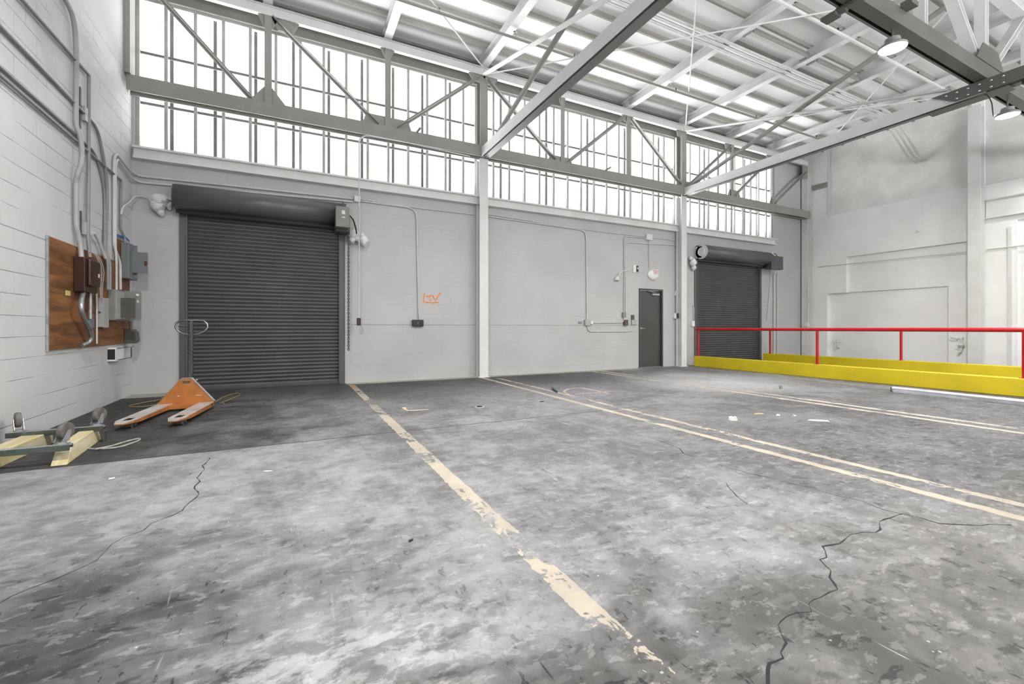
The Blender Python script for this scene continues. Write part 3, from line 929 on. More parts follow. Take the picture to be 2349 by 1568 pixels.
# column posts between the chords
for x, lab in ((3.71, 'pale steel post above the first column, between the truss chords'), (9.73, 'pale steel post above the second column, between the truss chords')):
    tag(MB().hbar((x, 8.86, 4.97), (x, 8.86, 6.49), 0.20, 0.18, 0.014, 0.010, (0, 1, 0)).build('truss_post', M['steel'], None), lab, 'post')

# ------------------------------------------------------------------ trusses running into the room
ZC = 4.82           # bottom chord centre
YL = 2.90           # long truss


def cross_truss(x, lab, mat_bottom):
    t = thing('roof_truss', (x, 5.8, 4.7), lab, 'truss', 'trusses running out from the window wall')
    for ya, yb, ma, mb in ((YT - 0.10, YL - 0.10, mat_bottom, 'chord_grey'), (YL - 0.12, -3.1, 'steel_grey', 'steel_grey')):
        c = MB().slotted((x, ya, ZC), (x, yb, ZC), 0.20, 0.20, (-1, 0, 0), 'plate').build('bottom_chord', M[ma], t)
        MB().slotted((x, ya, ZC), (x, yb, ZC), 0.20, 0.20, (-1, 0, 0), 'box').build('chord_channel', M[mb], c)
    MB().bar((x - 0.05, YT - 0.1, 6.47), (x - 0.05, YL + 0.35, 4.98), 0.012, 0.10, (1, 0, 0)).bar((x, YT - 0.1, 6.50), (x, YL + 0.35, 5.01), 0.09, 0.012, (0, 0, 1)).build('diagonal', M['steel_white'], t)
    MB().tube([(x + 0.10, YT - 0.1, 4.98), (x + 0.10, YL + 0.1, 6.56)], 0.045, 12).build('diagonal', M['steel'], t)
    g = MB().prism([(x - 0.13, YL + 0.62, ZC - 0.115), (x - 0.13, YL - 0.35, ZC - 0.115), (x + 0.13, YL - 0.35, ZC - 0.115), (x + 0.13, YL + 0.62, ZC - 0.115)], (0, 0, -0.012))
    g.prism([(x - 0.115, YL + 0.55, ZC + 0.10), (x - 0.115, YL + 0.25, ZC - 0.09), (x - 0.115, YL - 0.5, ZC - 0.09), (x - 0.115, YL - 0.5, ZC + 0.10)], (-0.012, 0, 0))
    o = g.build('gusset_plate', M['steel_grey'], t)
    for k in range(6):
        for s in (-0.05, 0.05):
            yy = YL + 0.36 - 0.13 * k
            MB().lathe((x - 0.127, yy, ZC + s + 0.0), (-1, 0, 0), [(0, 0.017), (0.006, 0.015), (0.012, 0.006), (0.013, 0.0005)], 10).build('rivet', M['chrome'], o)
    return t


cross_truss(3.71, 'dark-edged steel roof truss leaving the window wall at the first column', 'steel_white')
cross_truss(9.73, 'white steel roof truss leaving the window wall at the second column', 'steel_white')

t = thing('long_roof_truss', (9.0, YL, 4.93), 'heavy dark steel truss high on the right, carrying the round lamps', 'truss')
c = MB().slotted((-2.2, YL, 5.06), (15.45, YL, 5.06), 0.20, 0.24, (0, 1, 0), 'plate').build('bottom_chord', M['steel_grey'], t)
MB().slotted((-2.2, YL, 5.06), (15.45, YL, 5.06), 0.20, 0.24, (0, 1, 0), 'box').build('chord_channel', M['steel_grey'], c)
MB().hbar((-2.2, YL, 6.60), (15.45, YL, 6.60), 0.18, 0.18, 0.014, 0.010, (0, 0, 1)).build('top_chord', M['steel_white'], t)
for x in (5.71, 7.76, 9.78, 11.74, 13.7):
    w = 0.13 if abs(x - 9.78) < 0.1 else 0.085
    MB().hbar((x, YL, 5.19), (x, YL, 6.50), w, 0.13, 0.012, 0.010, (1, 0, 0)).build('vertical', M['steel_white'], t)
for a, c in (((9.55, 5.20), (8.05, 6.52)), ((10.02, 5.20), (11.50, 6.52)), ((13.4, 5.2), (11.95, 6.52)), ((5.95, 5.2), (7.5, 6.52))):
    MB().hbar((a[0], YL, a[1]), (c[0], YL, c[1]), 0.10, 0.14, 0.012, 0.010, (0, 0, 1)).build('diagonal', M['steel_white'], t)
g = MB()
g.prism([(9.25, YL - 0.11, 5.17), (10.3, YL - 0.11, 5.17), (10.05, YL - 0.11, 5.45), (9.5, YL - 0.11, 5.45)], (0, 0.012, 0))
g.build('gusset_plate', M['steel_grey'], t)
m = MB().box(5.86, 6.00, YL + 0.10, YL + 0.26, 4.86, 4.90).cyl((5.96, YL + 0.12, 4.92), (5.96, YL + 0.02, 4.92), 0.05, n=14).box(5.92, 6.0, YL - 0.2, YL + 0.14, 4.90, 4.94)
m.build('bracket', M['steel_grey'], t)
m = MB().box(6.95, 7.12, YL - 0.22, YL - 0.10, 5.15, 5.21)
m.build('clip_plate', M['steel_grey'], t)

# ------------------------------------------------------------------ rafters and purlins
RAF = [-2.2] + PAN + [15.55]
for k, x in enumerate(PAN):
    names = ['first', 'second', 'third', 'fourth', 'fifth', 'sixth', 'seventh', 'eighth']
    o = MB().hbar((x, 8.95, 6.79), (x, -2.0, 6.79), 0.20, 0.15, 0.014, 0.010, (0, 0, 1)).build('roof_rafter', M['steel_white'])
    tag(o, 'white steel rafter over the purlin rows, %s from the left wall' % names[k], 'rafter', 'steel rafters under the roof')
k = 0
y = 8.41
while y > 0.5:
    o = MB().box(-2.28, 15.74, y - 0.022, y + 0.022, 6.895, ZD - 0.001).build('roof_purlin', M['purlin'])
    tag(o, 'narrow white purlin under the roof deck, %s row from the window wall' % ordinal(k), 'purlin', 'purlins under the roof deck')
    k += 1
    y -= 0.596

# ------------------------------------------------------------------ tie rods
ZR = 6.55
ROD = [((3.62, 8.62, 6.61), (-2.2, 3.4, 6.61), 'thin white tie rod running from the first column top toward the left', 0.012),
       ((3.80, 8.62, 6.515), (9.63, 3.02, 6.515), 'thin grey tie rod crossing the middle roof bay to the lamp truss', 0.014),
       ((9.63, 8.62, 6.61), (3.80, 3.02, 6.61), 'white tie rod rising steeply from the second column top', 0.014),
       ((9.83, 8.62, 6.515), (15.5, 3.02, 6.515), 'thin tie rod from the second column top across the right roof bay', 0.010),
       ((15.4, 8.55, 6.61), (9.83, 3.02, 6.61), 'white tie rod from the far right corner up toward the bright lamp', 0.014)]
for p, q, lab, rad in ROD:
    m = MB().tube([p, q], rad, 8)
    o = tag(m.build('tie_rod', M['steel_white']), lab, 'rod', 'tie rods under the roof')

# ------------------------------------------------------------------ sprinkler pipes, roof conduits, strip lights, lamps
def sprinkler(y, z, x0, x1, heads, lab, r=0.026, mat='steel'):
    t = thing('sprinkler_pipe', ((x0 + x1) / 2, y, z), lab, 'pipe', 'sprinkler pipes under the roof')
    MB().tube([(x0, y, z), (x1, y, z)], r, 12).build('pipe', M[mat], t)
    for x in heads:
        h = MB().cyl((x, y, z + r), (x, y, z + r + 0.035), 0.012, n=10).cyl((x, y, z + r + 0.05), (x, y, z + r + 0.054), 0.020, n=10)
        h.bar((x - 0.010, y, z + r + 0.03), (x - 0.012, y, z + r + 0.055), 0.005, 0.005, (0, 1, 0)).bar((x + 0.010, y, z + r + 0.03), (x + 0.012, y, z + r + 0.055), 0.005, 0.005, (0, 1, 0))
        h.build('sprinkler_head', M['black'], t)
    for x in PAN:
        if x0 < x < x1:
            MB().tube([(x + 0.09, y, 6.70), (x + 0.09, y, z + r * 0.5)], 0.006, 6).box(x + 0.05, x + 0.13, y - 0.02, y + 0.02, 6.69, 6.70).build('hanger', M['steel'], t)
    return t


sprinkler(7.44, 6.57, -2.28, 14.0, (2.3, 5.15, 8.0, 10.9, 13.6), 'pale sprinkler pipe under the roof, nearer the windows')
sprinkler(4.60, 6.565, -2.28, 15.0, (4.7, 9.1, 12.2), 'pale sprinkler pipe under the roof, nearer the lamps', 0.03, 'steel_white')
for k, (dy, dz, dx) in enumerate(((0.0, 0.0, 0.0), (0.11, 0.0, 0.18), (0.22, 0.0, 0.36))):
    y = 5.80 + dy
    pts = [(-2.28, y, 6.655), (13.75 - dx * 0.2, y, 6.655), (14.25 - dx * 0.2, y, 6.55), (15.35, y - 0.02, 5.80 + dz), (15.79, y - 0.02, 5.74)]
    m = MB().tube(pts, 0.028, 10, 0.12)
    tag(m.build('roof_conduit', M['conduit']), 'white roof conduit bending down into the right wall, %s of three' % ('the one nearest the camera', 'the middle one', 'the one nearest the windows')[k], 'conduit', 'three parallel roof conduits')
for k, (x0, x1, y) in enumerate(((7.79, 9.62, 5.50), (9.86, 11.58, 5.50), (3.85, 5.60, 5.50))):
    t = thing('strip_light', ((x0 + x1) / 2, y, 6.66), ('unlit strip light under the roof, just below the bright lamp in view' if k == 1 else 'unlit strip light under the roof, left of the bright lamp' if k == 0 else 'unlit strip light under the roof above the dark-edged truss'), 'light', 'unlit strip lights')
    MB().box(x0, x1, y - 0.07, y + 0.07, 6.72, 6.79).build('housing', M['steel_white'], t, 0.006)
    MB().box(x0 + 0.05, x1 - 0.05, y - 0.10, y - 0.08, 6.68, 6.78).build('reflector', M['steel'], t)
    MB().box(x0 - 0.02, x0 + 0.03, y - 0.09, y + 0.09, 6.68, 6.80).build('end_cap', M['box_grey'], t)
    MB().box(x1 - 0.03, x1 + 0.02, y - 0.09, y + 0.09, 6.68, 6.80).build('end_cap', M['box_grey'], t)


def high_bay(x, y, z, lab, power=250):
    t = thing('high_bay_light', (x, y, z), lab, 'light', 'round lamps under the dark truss')
    MB().lathe((x, y, z), (0, 0, 1), [(0.0, 0.150), (0.010, 0.155), (0.03, 0.152), (0.05, 0.13), (0.07, 0.09), (0.13, 0.08), (0.14, 0.05), (0.14, 0.001)], 32).build('housing', M['box_grey'], t)
    MB().lathe((x, y, z), (0, 0, 1), [(0.006, 0.001), (0.004, 0.08), (0.002, 0.143), (0.012, 0.146)], 32).build('diffuser', M['lamp'], t)
    MB().tube([(x, y, z + 0.13), (x, y, 4.975)], 0.012, 8).build('hanger_rod', M['steel_grey'], t)
    d = bpy.data.lights.new('lamp_light', 'AREA')
    d.shape = 'DISK'
    d.size = 0.28
    d.energy = power
    d.color = (1.0, 0.97, 0.92)
    l = bpy.data.objects.new('lamp_light', d)
    COL.objects.link(l)
    l.location = (x, y, z - 0.01)
    return t


high_bay(7.00, 2.90, 4.70, 'bright round lamp under the dark truss, the larger and higher in view')
high_bay(3.15, 2.90, 4.70, 'unseen round lamp added as fill light above the middle of the room')  # this lamp and the next two are unseen, added as fill
high_bay(-0.70, 2.90, 4.70, 'unseen round lamp added as fill light near the left wall')
high_bay(14.65, 2.90, 4.70, 'unseen round lamp added as fill light by the right wall', 60)
high_bay(10.85, 2.90, 4.66, 'bright round lamp beyond the riveted truss joint, near the right edge')

# cable and small driver box along the white truss, near its joint
tag(MB().tube([(9.60, 8.3, 4.70), (9.60, 5.2, 4.69), (9.60, 3.05, 4.69), (9.64, 2.8, 4.70), (9.66, 2.75, 4.55), (9.9, 2.8, 4.40), (10.2, 2.86, 4.52)], 0.007, 6, 0.05).build('lamp_cable', M['black']), 'dark cable along the underside of the white truss to the far lamp', 'cable')
tag(MB().box(9.58, 9.66, 2.15, 2.42, 4.64, 4.71).build('driver_box', M['black'], None, 0.006), 'small black box on the truss just right of the riveted joint', 'box')

# ------------------------------------------------------------------ yellow curbs and red rails
def curb(x, y0, y1, lab):
    o = MB().box(x, x + 0.16, y0, y1, 0.0, 0.285).build('yellow_curb', M['yellow'], None, 0.012)
    return tag(o, lab, 'curb', 'yellow concrete curbs')


def rail(x, ys, y0, y1, lab):
    t = thing('safety_rail', (x, (y0 + y1) / 2, 0.285), lab, 'railing', 'red pipe railings')
    z = 1.035
    MB().tube([(x, y1, z), (x, y0, z)], 0.036, 16).build('top_rail', M['red'], t)
    MB().lathe((x, y1, z), (0, 1, 0), [(0, 0.036), (0.006, 0.032), (0.010, 0.02), (0.011, 0.0005)], 16).build('end_cap', M['red'], t)
    for y in ys:
        MB().tube([(x, y, 0.286), (x, y, z - 0.02)], 0.028, 14).build('post', M['red'], t)
        MB().box(x - 0.05, x + 0.05, y - 0.05, y + 0.05, 0.2855, 0.292).build('foot_plate', M['red'], t)
    return t


curb(10.06, -3.0, 8.72, 'low bright yellow curb nearer the camera, its white strip light in front')
curb(13.12, -3.0, 8.74, 'low yellow curb behind, nearer the right wall')
rail(10.14, (8.64, 5.53, 2.53, -0.4), -3.0, 8.70, 'red pipe railing on the nearer yellow curb')
rail(13.20, (8.56, 5.30, 2.2, -0.8), -3.0, 8.60, 'red pipe railing on the farther yellow curb')

# ------------------------------------------------------------------ long white strip fixture on the floor
t = thing('strip_fixture', (8.95, 3.0, 0), 'long white strip light fixture lying on the floor before the yellow curb', 'light')
m = MB().prism([(9.00, 3.74, 0.0), (9.10, 3.74, 0.0), (9.085, 3.74, 0.075), (9.03, 3.74, 0.085), (8.985, 3.74, 0.06)], (-0.10, -2.44, 0))
m.build('channel', M['fixture'], t, 0.004)
MB().box(8.955, 8.983, 1.5, 3.70, 0.0, 0.03).build('side_flange', M['fixture'], t)
MB().prism([(8.975, 3.741, 0.0), (9.105, 3.741, 0.0), (9.09, 3.741, 0.08), (8.985, 3.741, 0.07)], (0, 0.012, 0)).build('end_cap', M['box_dark'], t)

# ------------------------------------------------------------------ orange pallet jack
J = thing('pallet_jack', (-1.25, 7.0, 0), 'orange pallet jack standing in front of the wide roll-up door', 'pallet jack')
jr = math.radians(6.0)


def jp(a, c, z):
    """a = across (right +), c = toward the fork tips (+), rotated into the room."""
    ca, sa = math.cos(jr), math.sin(jr)
    return (-1.235 + a * ca - c * sa, 7.02 - a * sa - c * ca, z)


def jprism(poly, e0, axis):
    a = [jp(*p) for p in poly]
    e = Vector(jp(*axis)) - Vector(jp(0, 0, 0))
    return a, (e.x, e.y, e.z + e0)


for s in (-1, 1):
    a0, a1 = (s * 0.31, s * 0.145) if s < 0 else (0.145, 0.31)
    n0, n1 = a0 + 0.045, a1 - 0.045
    top = [(a0, 0.0, 0.085), (a1, 0.0, 0.085), (a1, 1.08, 0.085), (n1, 1.22, 0.085), (n0, 1.22, 0.085), (a0, 1.08, 0.085)]
    hole0, hole1, hc0, hc1 = a0 + 0.045, a1 - 0.045, 0.90, 1.08
    m = MB()
    # deck pieces around the roller slot
    for poly in ([(a0, 0, 0), (a1, 0, 0), (a1, hc0, 0), (a0, hc0, 0)], [(a0, hc0, 0), (hole0, hc0, 0), (hole0, hc1, 0), (a0, hc1, 0)],
                 [(hole1, hc0, 0), (a1, hc0, 0), (a1, hc1, 0), (hole1, hc1, 0)], [(a0, hc1, 0), (a1, hc1, 0), (n1, 1.22, -0.008), (n0, 1.22, -0.008)]):
        m.prism([jp(p[0], p[1], 0.080 + p[2]) for p in poly], (0, 0, 0.007))
    fk = m.build('fork', M['fork_top'], J)
    fk['label'] = 'scuffed grey fork with orange sides'
    m = MB()
    for aa in (a0, a1):
        d = 0.008 if aa == a0 else -0.008
        m.prism([jp(aa, 0, 0.028), jp(aa, 0.95, 0.045), jp(aa, 1.08, 0.06), jp(aa, 1.08, 0.0795), jp(aa, 0, 0.0795)], Vector(jp(aa + d, 0, 0)) - Vector(jp(aa, 0, 0)))
    m.prism([jp(a0, 1.08, 0.06), jp(n0, 1.22, 0.066), jp(n0, 1.22, 0.078), jp(a0, 1.08, 0.079)], (0.006, 0, 0))
    m.prism([jp(a1, 1.08, 0.06), jp(n1, 1.22, 0.066), jp(n1, 1.22, 0.078), jp(a1, 1.08, 0.079)], (-0.006, 0, 0))
    m.prism([jp(n0, 1.22, 0.066), jp(n1, 1.22, 0.066), jp(n1, 1.22, 0.078), jp(n0, 1.22, 0.078)], (0, 0.006, 0))
    m.build('fork_side', M['orange'], fk)
    m = MB()
    ac = (a0 + a1) / 2
    for cc in (0.95, 1.04):
        m.cyl(jp(ac - 0.045, cc, 0.037), jp(ac + 0.045, cc, 0.037), 0.036, n=18)
    m.build('load_roller', M['rubber'], fk)
# upright triangular plate
pl = [(-0.31, 0.0, 0.03), (0.31, 0.0, 0.03), (0.31, 0.0, 0.095), (0.055, 0.0, 0.41), (-0.055, 0.0, 0.41), (-0.29, 0.0, 0.115), (-0.31, 0.0, 0.095)]
bk = Vector(jp(0, -0.012, 0)) - Vector(jp(0, 0, 0))
tp = MB().prism([jp(*p) for p in pl], bk).build('front_plate', M['orange'], J)
m = MB()
dk = Vector(jp(0, -0.075, 0)) - Vector(jp(0, 0, 0))
for (p, q) in ((pl[2], pl[3]), (pl[3], pl[4]), (pl[4], pl[5])):
    P, Q = Vector(jp(*p)), Vector(jp(*q))
    nrm = (Q - P).normalized().cross(dk.normalized())
    m.prism([P, Q, Q + nrm * 0.008, P + nrm * 0.008], dk)
o = m.build('plate_flange', M['fork_top'], tp)
m = MB().prism([jp(-0.035, 0.002, 0.345), jp(0.05, 0.002, 0.345), jp(0.05, 0.002, 0.375), jp(-0.035, 0.002, 0.375)], Vector(jp(0, 0.002, 0)) - Vector(jp(0, 0, 0)))
m.build('name_plate', M['box_dark'], tp)
m = MB()
for a_, w_ in ((-0.095, 0.03), (0.11, 0.06)):
    m.prism([jp(a_, 0.002, 0.178), jp(a_ + w_, 0.002, 0.178), jp(a_ + w_, 0.002, 0.186), jp(a_, 0.002, 0.186)], Vector(jp(0, 0.002, 0)) - Vector(jp(0, 0, 0)))
m.build('scuff_tape', M['paper'], tp)
# crossbar joining the forks, pump, steer wheels
m = MB().prism([jp(-0.31, 0.02, 0.03), jp(0.31, 0.02, 0.03), jp(0.31, 0.10, 0.03), jp(-0.31, 0.10, 0.03)], (0, 0, 0.05))
m.build('cross_member', M['orange'], J)
m = MB().cyl(jp(0, -0.14, 0.13), jp(0, -0.14, 0.40), 0.045, n=18).cyl(jp(0, -0.14, 0.40), jp(0, -0.14, 0.45), 0.03, n=16).cyl(jp(0, -0.14, 0.12), jp(0, -0.14, 0.24), 0.075, n=18)
m.build('pump', M['handle'], J)
for s in (-1, 1):
    m = MB().cyl(jp(s * 0.035, -0.14, 0.09), jp(s * 0.09, -0.14, 0.09), 0.09, n=24)
    m.build('steer_wheel', M['rubber'], J)
m = MB().bar(jp(0, -0.19, 0.28), jp(0, -0.20, 0.62), 0.075, 0.05, (1, 0, 0)).bar(jp(0, -0.20, 0.60), jp(0, -0.215, 1.09), 0.058, 0.04, (1, 0, 0))
hd = m.build('handle_bar', M['handle'], J, 0.006)
m = MB().cyl(jp(0.06, -0.19, 0.36), jp(0.085, -0.19, 0.36), 0.02, n=12)
m.build('pivot_bolt', M['chrome'], hd)
loop = [jp(0, -0.215, 0.968), jp(0.085, -0.219, 0.985), jp(0.15, -0.224, 1.02), jp(0.183, -0.228, 1.07), jp(0.176, -0.235, 1.125), jp(0.135, -0.24, 1.165), jp(0, -0.242, 1.168),
        jp(-0.135, -0.24, 1.165), jp(-0.176, -0.235, 1.125), jp(-0.183, -0.228, 1.07), jp(-0.15, -0.224, 1.02), jp(-0.085, -0.219, 0.985)]
MB().tube(loop, 0.013, 10, closed=True).build('handle_grip', M['handle_chrome'], J)
m = MB().bar(jp(0, -0.216, 1.07), jp(0, -0.236, 1.165), 0.045, 0.03, (1, 0, 0)).tube([jp(-0.15, -0.228, 1.085), jp(-0.03, -0.225, 1.085)], 0.010, 8)
m.build('control_lever', M['handle'], hd)

# yellow rope on the floor round the jack
tag(MB().tube([(-1.80, 8.45, 0.012), (-1.70, 8.10, 0.012), (-1.92, 7.85, 0.010), (-1.98, 7.55, 0.010), (-1.75, 7.45, 0.010), (-1.62, 7.7, 0.012), (-1.50, 7.62, 0.010), (-1.60, 7.30, 0.010), (-1.52, 7.16, 0.010)], 0.007, 8, 0.14).build('yellow_rope', M['rope']), 'yellow rope lying loose on the floor left of the pallet jack', 'rope')
tag(MB().tube([(-0.98, 7.55, 0.010), (-0.92, 8.1, 0.010), (-0.78, 8.42, 0.010), (-0.72, 8.1, 0.010), (-0.82, 7.65, 0.010), (-0.90, 7.35, 0.010)], 0.007, 8, 0.15).build('yellow_rope', M['rope']), 'yellow rope loop on the floor behind the pallet jack, right side', 'rope')

# ------------------------------------------------------------------ upside-down dolly
D = thing('furniture_dolly', (-1.88, 5.05, 0), 'upside-down wooden dolly with its four casters in the air by the left wall', 'dolly')


def board(pts, z0, z1):
    return MB().prism([(p[0], p[1], z0) for p in pts], (0, 0, z1 - z0))


m = MB()
vs = [(-1.56, 4.60, 0.0), (-1.66, 4.60, 0.0), (-1.755, 5.47, 0.0), (-1.625, 5.50, 0.0), (-1.595, 4.78, 0.118), (-1.685, 4.78, 0.118), (-1.755, 5.47, 0.118), (-1.65, 5.50, 0.118)]
fc = [(0, 3, 2, 1), (4, 5, 6, 7), (0, 1, 5, 4), (1, 2, 6, 5), (2, 3, 7, 6), (3, 0, 4, 7)]
m.add(vs, fc)
m.build('wooden_rail', M['pine'], D, 0.006)
m = MB()
vs = [(-1.99, 4.45, 0.0), (-2.14, 4.45, 0.0), (-2.12, 5.50, 0.0), (-1.97, 5.52, 0.0), (-1.99, 4.52, 0.118), (-2.14, 4.52, 0.118), (-2.12, 5.50, 0.118), (-1.97, 5.52, 0.118)]
m.add(vs, fc)
m.build('wooden_rail', M['pine'], D, 0.006)
for yy, xa, xb in ((4.66, -2.22, -1.555), (5.40, -2.22, -1.57)):
    m = MB().box(xa, xb, yy - 0.04, yy - 0.028, 0.105, 0.150).box(xa, xb, yy + 0.02, yy + 0.03, 0.119, 0.150)
    cb = m.build('steel_crossbar', M['dolly_green'], D, 0.003)
    MB().box(xa, xb, yy - 0.0275, yy + 0.0195, 0.138, 0.150).build('top_flange', M['galv'], cb, 0.002)
    for xc, yaw in ((xa + 0.07, 0.5), (xb - 0.06, -0.35)):
        if yy < 5 and xc < -2:
            yaw = 1.2
        ca, sa = math.cos(yaw), math.sin(yaw)

        def cpt(a, c, z):
            return (xc + a * ca - c * sa, yy + a * sa + c * ca, z)

        root = MB().box(xc - 0.045, xc + 0.045, yy - 0.035, yy + 0.03, 0.150, 0.158).cyl((xc, yy, 0.158), (xc, yy, 0.172), 0.03, n=16).build('caster', M['galv'], D)
        m = MB()
        for s in (-1, 1):
            m.prism([cpt(s * 0.027, -0.035, 0.172), cpt(s * 0.027, 0.035, 0.172), cpt(s * 0.027, 0.052, 0.26), cpt(s * 0.027, 0.022, 0.26)], Vector(cpt(s * 0.003, 0, 0)) - Vector(cpt(0, 0, 0)))
        m.build('caster_fork', M['galv'], root)
        m = MB().lathe(cpt(-0.021, 0.036, 0.25), Vector(cpt(1, 0, 0)) - Vector(cpt(0, 0, 0)), [(0, 0.001), (0.001, 0.04), (0.0, 0.045), (0.003, 0.063), (0.012, 0.067), (0.030, 0.067), (0.039, 0.063), (0.042, 0.045), (0.041, 0.04), (0.042, 0.001)], 24)
        m.build('caster_wheel', M['rubber'], root)
m = MB().tube([(-1.60, 5.44, 0.08), (-1.565, 5.46, 0.05), (-1.58, 5.40, 0.012)], 0.008, 8, 0.02).box(-1.575, -1.56, 5.36, 5.43, 0.0, 0.10)
m.build('hook', M['dolly_green'], D)
tag(MB().tube([(-1.62, 5.12, 0.008), (-1.50, 5.02, 0.008), (-1.36, 5.03, 0.008), (-1.28, 5.25, 0.008), (-1.30, 5.36, 0.008), (-1.37, 5.28, 0.008), (-1.44, 5.06, 0.016), (-1.52, 5.0, 0.018)], 0.008, 8, 0.10).build('cable_loop', M['cable']), 'grey cable loop on the floor beside the upturned dolly', 'cable')

# ------------------------------------------------------------------ plywood board and electrical gear on the left wall
t = thing('plywood_backboard', (-2.28, 7.5, 0.83), 'brown plywood backboard on the left wall behind the electrical boxes', 'board')
MB().box(XL + 0.004, -2.262, 6.27, 8.80, 0.83, 2.02).build('panel', M['plywood'], t)
MB().box(XL + 0.004, -2.262, 8.22, 8.72, 2.022, 2.36).build('panel', M['plywood'], t)
m = MB().box(XL + 0.004, -2.266, 6.25, 6.268, 0.82, 2.03)
o = m.build('edge_strip', M['galv'], t)
MB().box(-2.262, -2.259, 6.62, 6.74, 1.43, 1.485).build('paper_tag', M['tag_yellow'], t)


def wall_box(name, L, mat, lab, cat='box', bevel=0.006, group=None):
    xw, x1, y0, y1, z0, z1 = L
    t = thing(name, (xw, (y0 + y1) / 2, z0), lab, cat, group)
    MB().box(XL + 0.03 if z0 > 0.83 and z1 < 2.5 and y0 > 6.3 else XL, x1, y0, y1, z0, z1).build('body', M[mat], t, bevel)
    return t


L = (-2.260,-2.158,6.811,7.184,1.490,1.892)
t = wall_box('telephone_box', L, 'brown', 'dark brown box with a domed cover on the plywood board')
m = MB().lathe((L[1], (L[2] + L[3]) / 2, (L[4] + L[5]) / 2 + 0.02), (1, 0, 0), [(0.0, 0.02), (0.0, 0.02)], 4)
m = MB().box(L[1] - 0.005, L[1] + 0.035, L[2] + 0.06, L[3] - 0.02, L[4] + 0.07, L[5] - 0.015)
m.build('domed_cover', M['brown'], t, 0.03, 4)
MB().box(L[1] + 0.03, L[1] + 0.037, L[3] - 0.10, L[3] - 0.055, (L[4] + L[5]) / 2 - 0.01, (L[4] + L[5]) / 2 + 0.035).build('white_label', M['paper'], t)
L = (-2.260,-2.220,7.159,7.293,1.063,1.176)
wall_box('junction_box', L, 'box_blue', 'small grey junction box below the brown box, under a ribbed pipe', group=None)
L = (-2.260,-2.210,7.524,7.699,1.075,1.462)
t = wall_box('cabinet', L, 'box_light', 'narrow light grey cabinet low on the plywood board, middle')
MB().box(L[1], L[1] + 0.012, L[2] - 0.004, L[3] + 0.004, L[4] - 0.006, L[5] - 0.002).build('cover', M['box_light'], t, 0.003)
MB().cyl((L[1] - 0.03, L[2] - 0.012, (L[4] + L[5]) / 2), (L[1] - 0.03, L[2] + 0.01, (L[4] + L[5]) / 2), 0.012, n=12).build('latch', M['box_dark'], t)
L = (-2.260,-2.177,7.872,8.225,1.172,1.599)
t = wall_box('breaker_panel', L, 'box_grey', 'larger grey breaker panel with its dark inner door swung open')
x1, y1 = L[1], L[3]
MB().box(x1, x1 + 0.008, L[2] + 0.02, L[3] - 0.015, L[4] + 0.02, L[5] - 0.02).build('dead_front', M['box_light'], t)
MB().box(-2.205, -2.005, 8.04, 8.052, 1.213, 1.492).build('open_door', M['box_dark'], t, 0.003)
c = MB().prism([(-2.197,8.28,1.178), (-2.012,8.28,1.18), (-1.999,8.28,1.206), (-1.999,8.28,1.587), (-2.017,8.28,1.612), (-2.197,8.28,1.605)], (0, 0.014, 0))
co = c.build('open_cover', M['box_grey'], t)
MB().cyl((-2.041,8.278,1.553), (-2.038,8.262,1.552), 0.02, n=12).box(-2.046, -2.026, 8.273, 8.279, 1.437, 1.476).build('cover_latch', M['paper'], co)
L = (-2.260,-2.166,8.387,8.784,1.802,2.333)
t = wall_box('breaker_panel', L, 'box_blue', 'upper blue-grey breaker panel with its door open, right of the plywood top')
MB().box(-2.225, -2.126, 8.60, 8.63, 1.832, 2.326).build('dead_front', M['box_blue'], t, 0.002)
dd = MB().box(-2.179, -1.978, 8.53, 8.545, 1.901, 2.220).build('open_door', M['box_blue'], t, 0.004)
MB().box(-2.020, -1.983, 8.5265, 8.5295, 2.019, 2.086).build('red_label', M['label_red'], dd)
t = thing('disconnect_switch', (-2.15, 8.62, 0.82), 'small dark grey switch at the lower right corner of the plywood', 'switch')
MB().prism([(-2.26, 8.52, 0.83), (-2.14, 8.52, 0.83), (-2.105, 8.52, 0.87), (-2.12, 8.52, 1.0), (-2.16, 8.52, 1.05), (-2.26, 8.52, 1.05)], (0, 0.16, 0)).build('body', M['box_dark'], t, 0.006)
MB().tube([(-2.16, 8.46, 1.17), (-2.17, 8.50, 1.08), (-2.18, 8.58, 1.0)], 0.026, 10, 0.05).build('conduit', M['conduit_dark'], t)
# white box with a dark opening under the board
t = thing('outlet_box', (-2.25, 8.1, 0.6), 'white outlet box with a black opening low on the left wall', 'outlet')
MB().box(XL, -2.20, 7.96, 8.30, 0.60, 0.79).build('body', M['white_plastic'], t, 0.005)
MB().box(-2.285, -2.205, 7.955, 7.961, 0.625, 0.768).build('opening', M['black'], t)
m = MB().box(-2.2, -2.192, 8.02, 8.72, 0.775, 0.782).box(-2.2, -2.192, 8.60, 8.62, 0.62, 0.77).box(-2.2, -2.192, 8.06, 8.62, 0.612, 0.619)
m.build('bracket', M['black'], t)
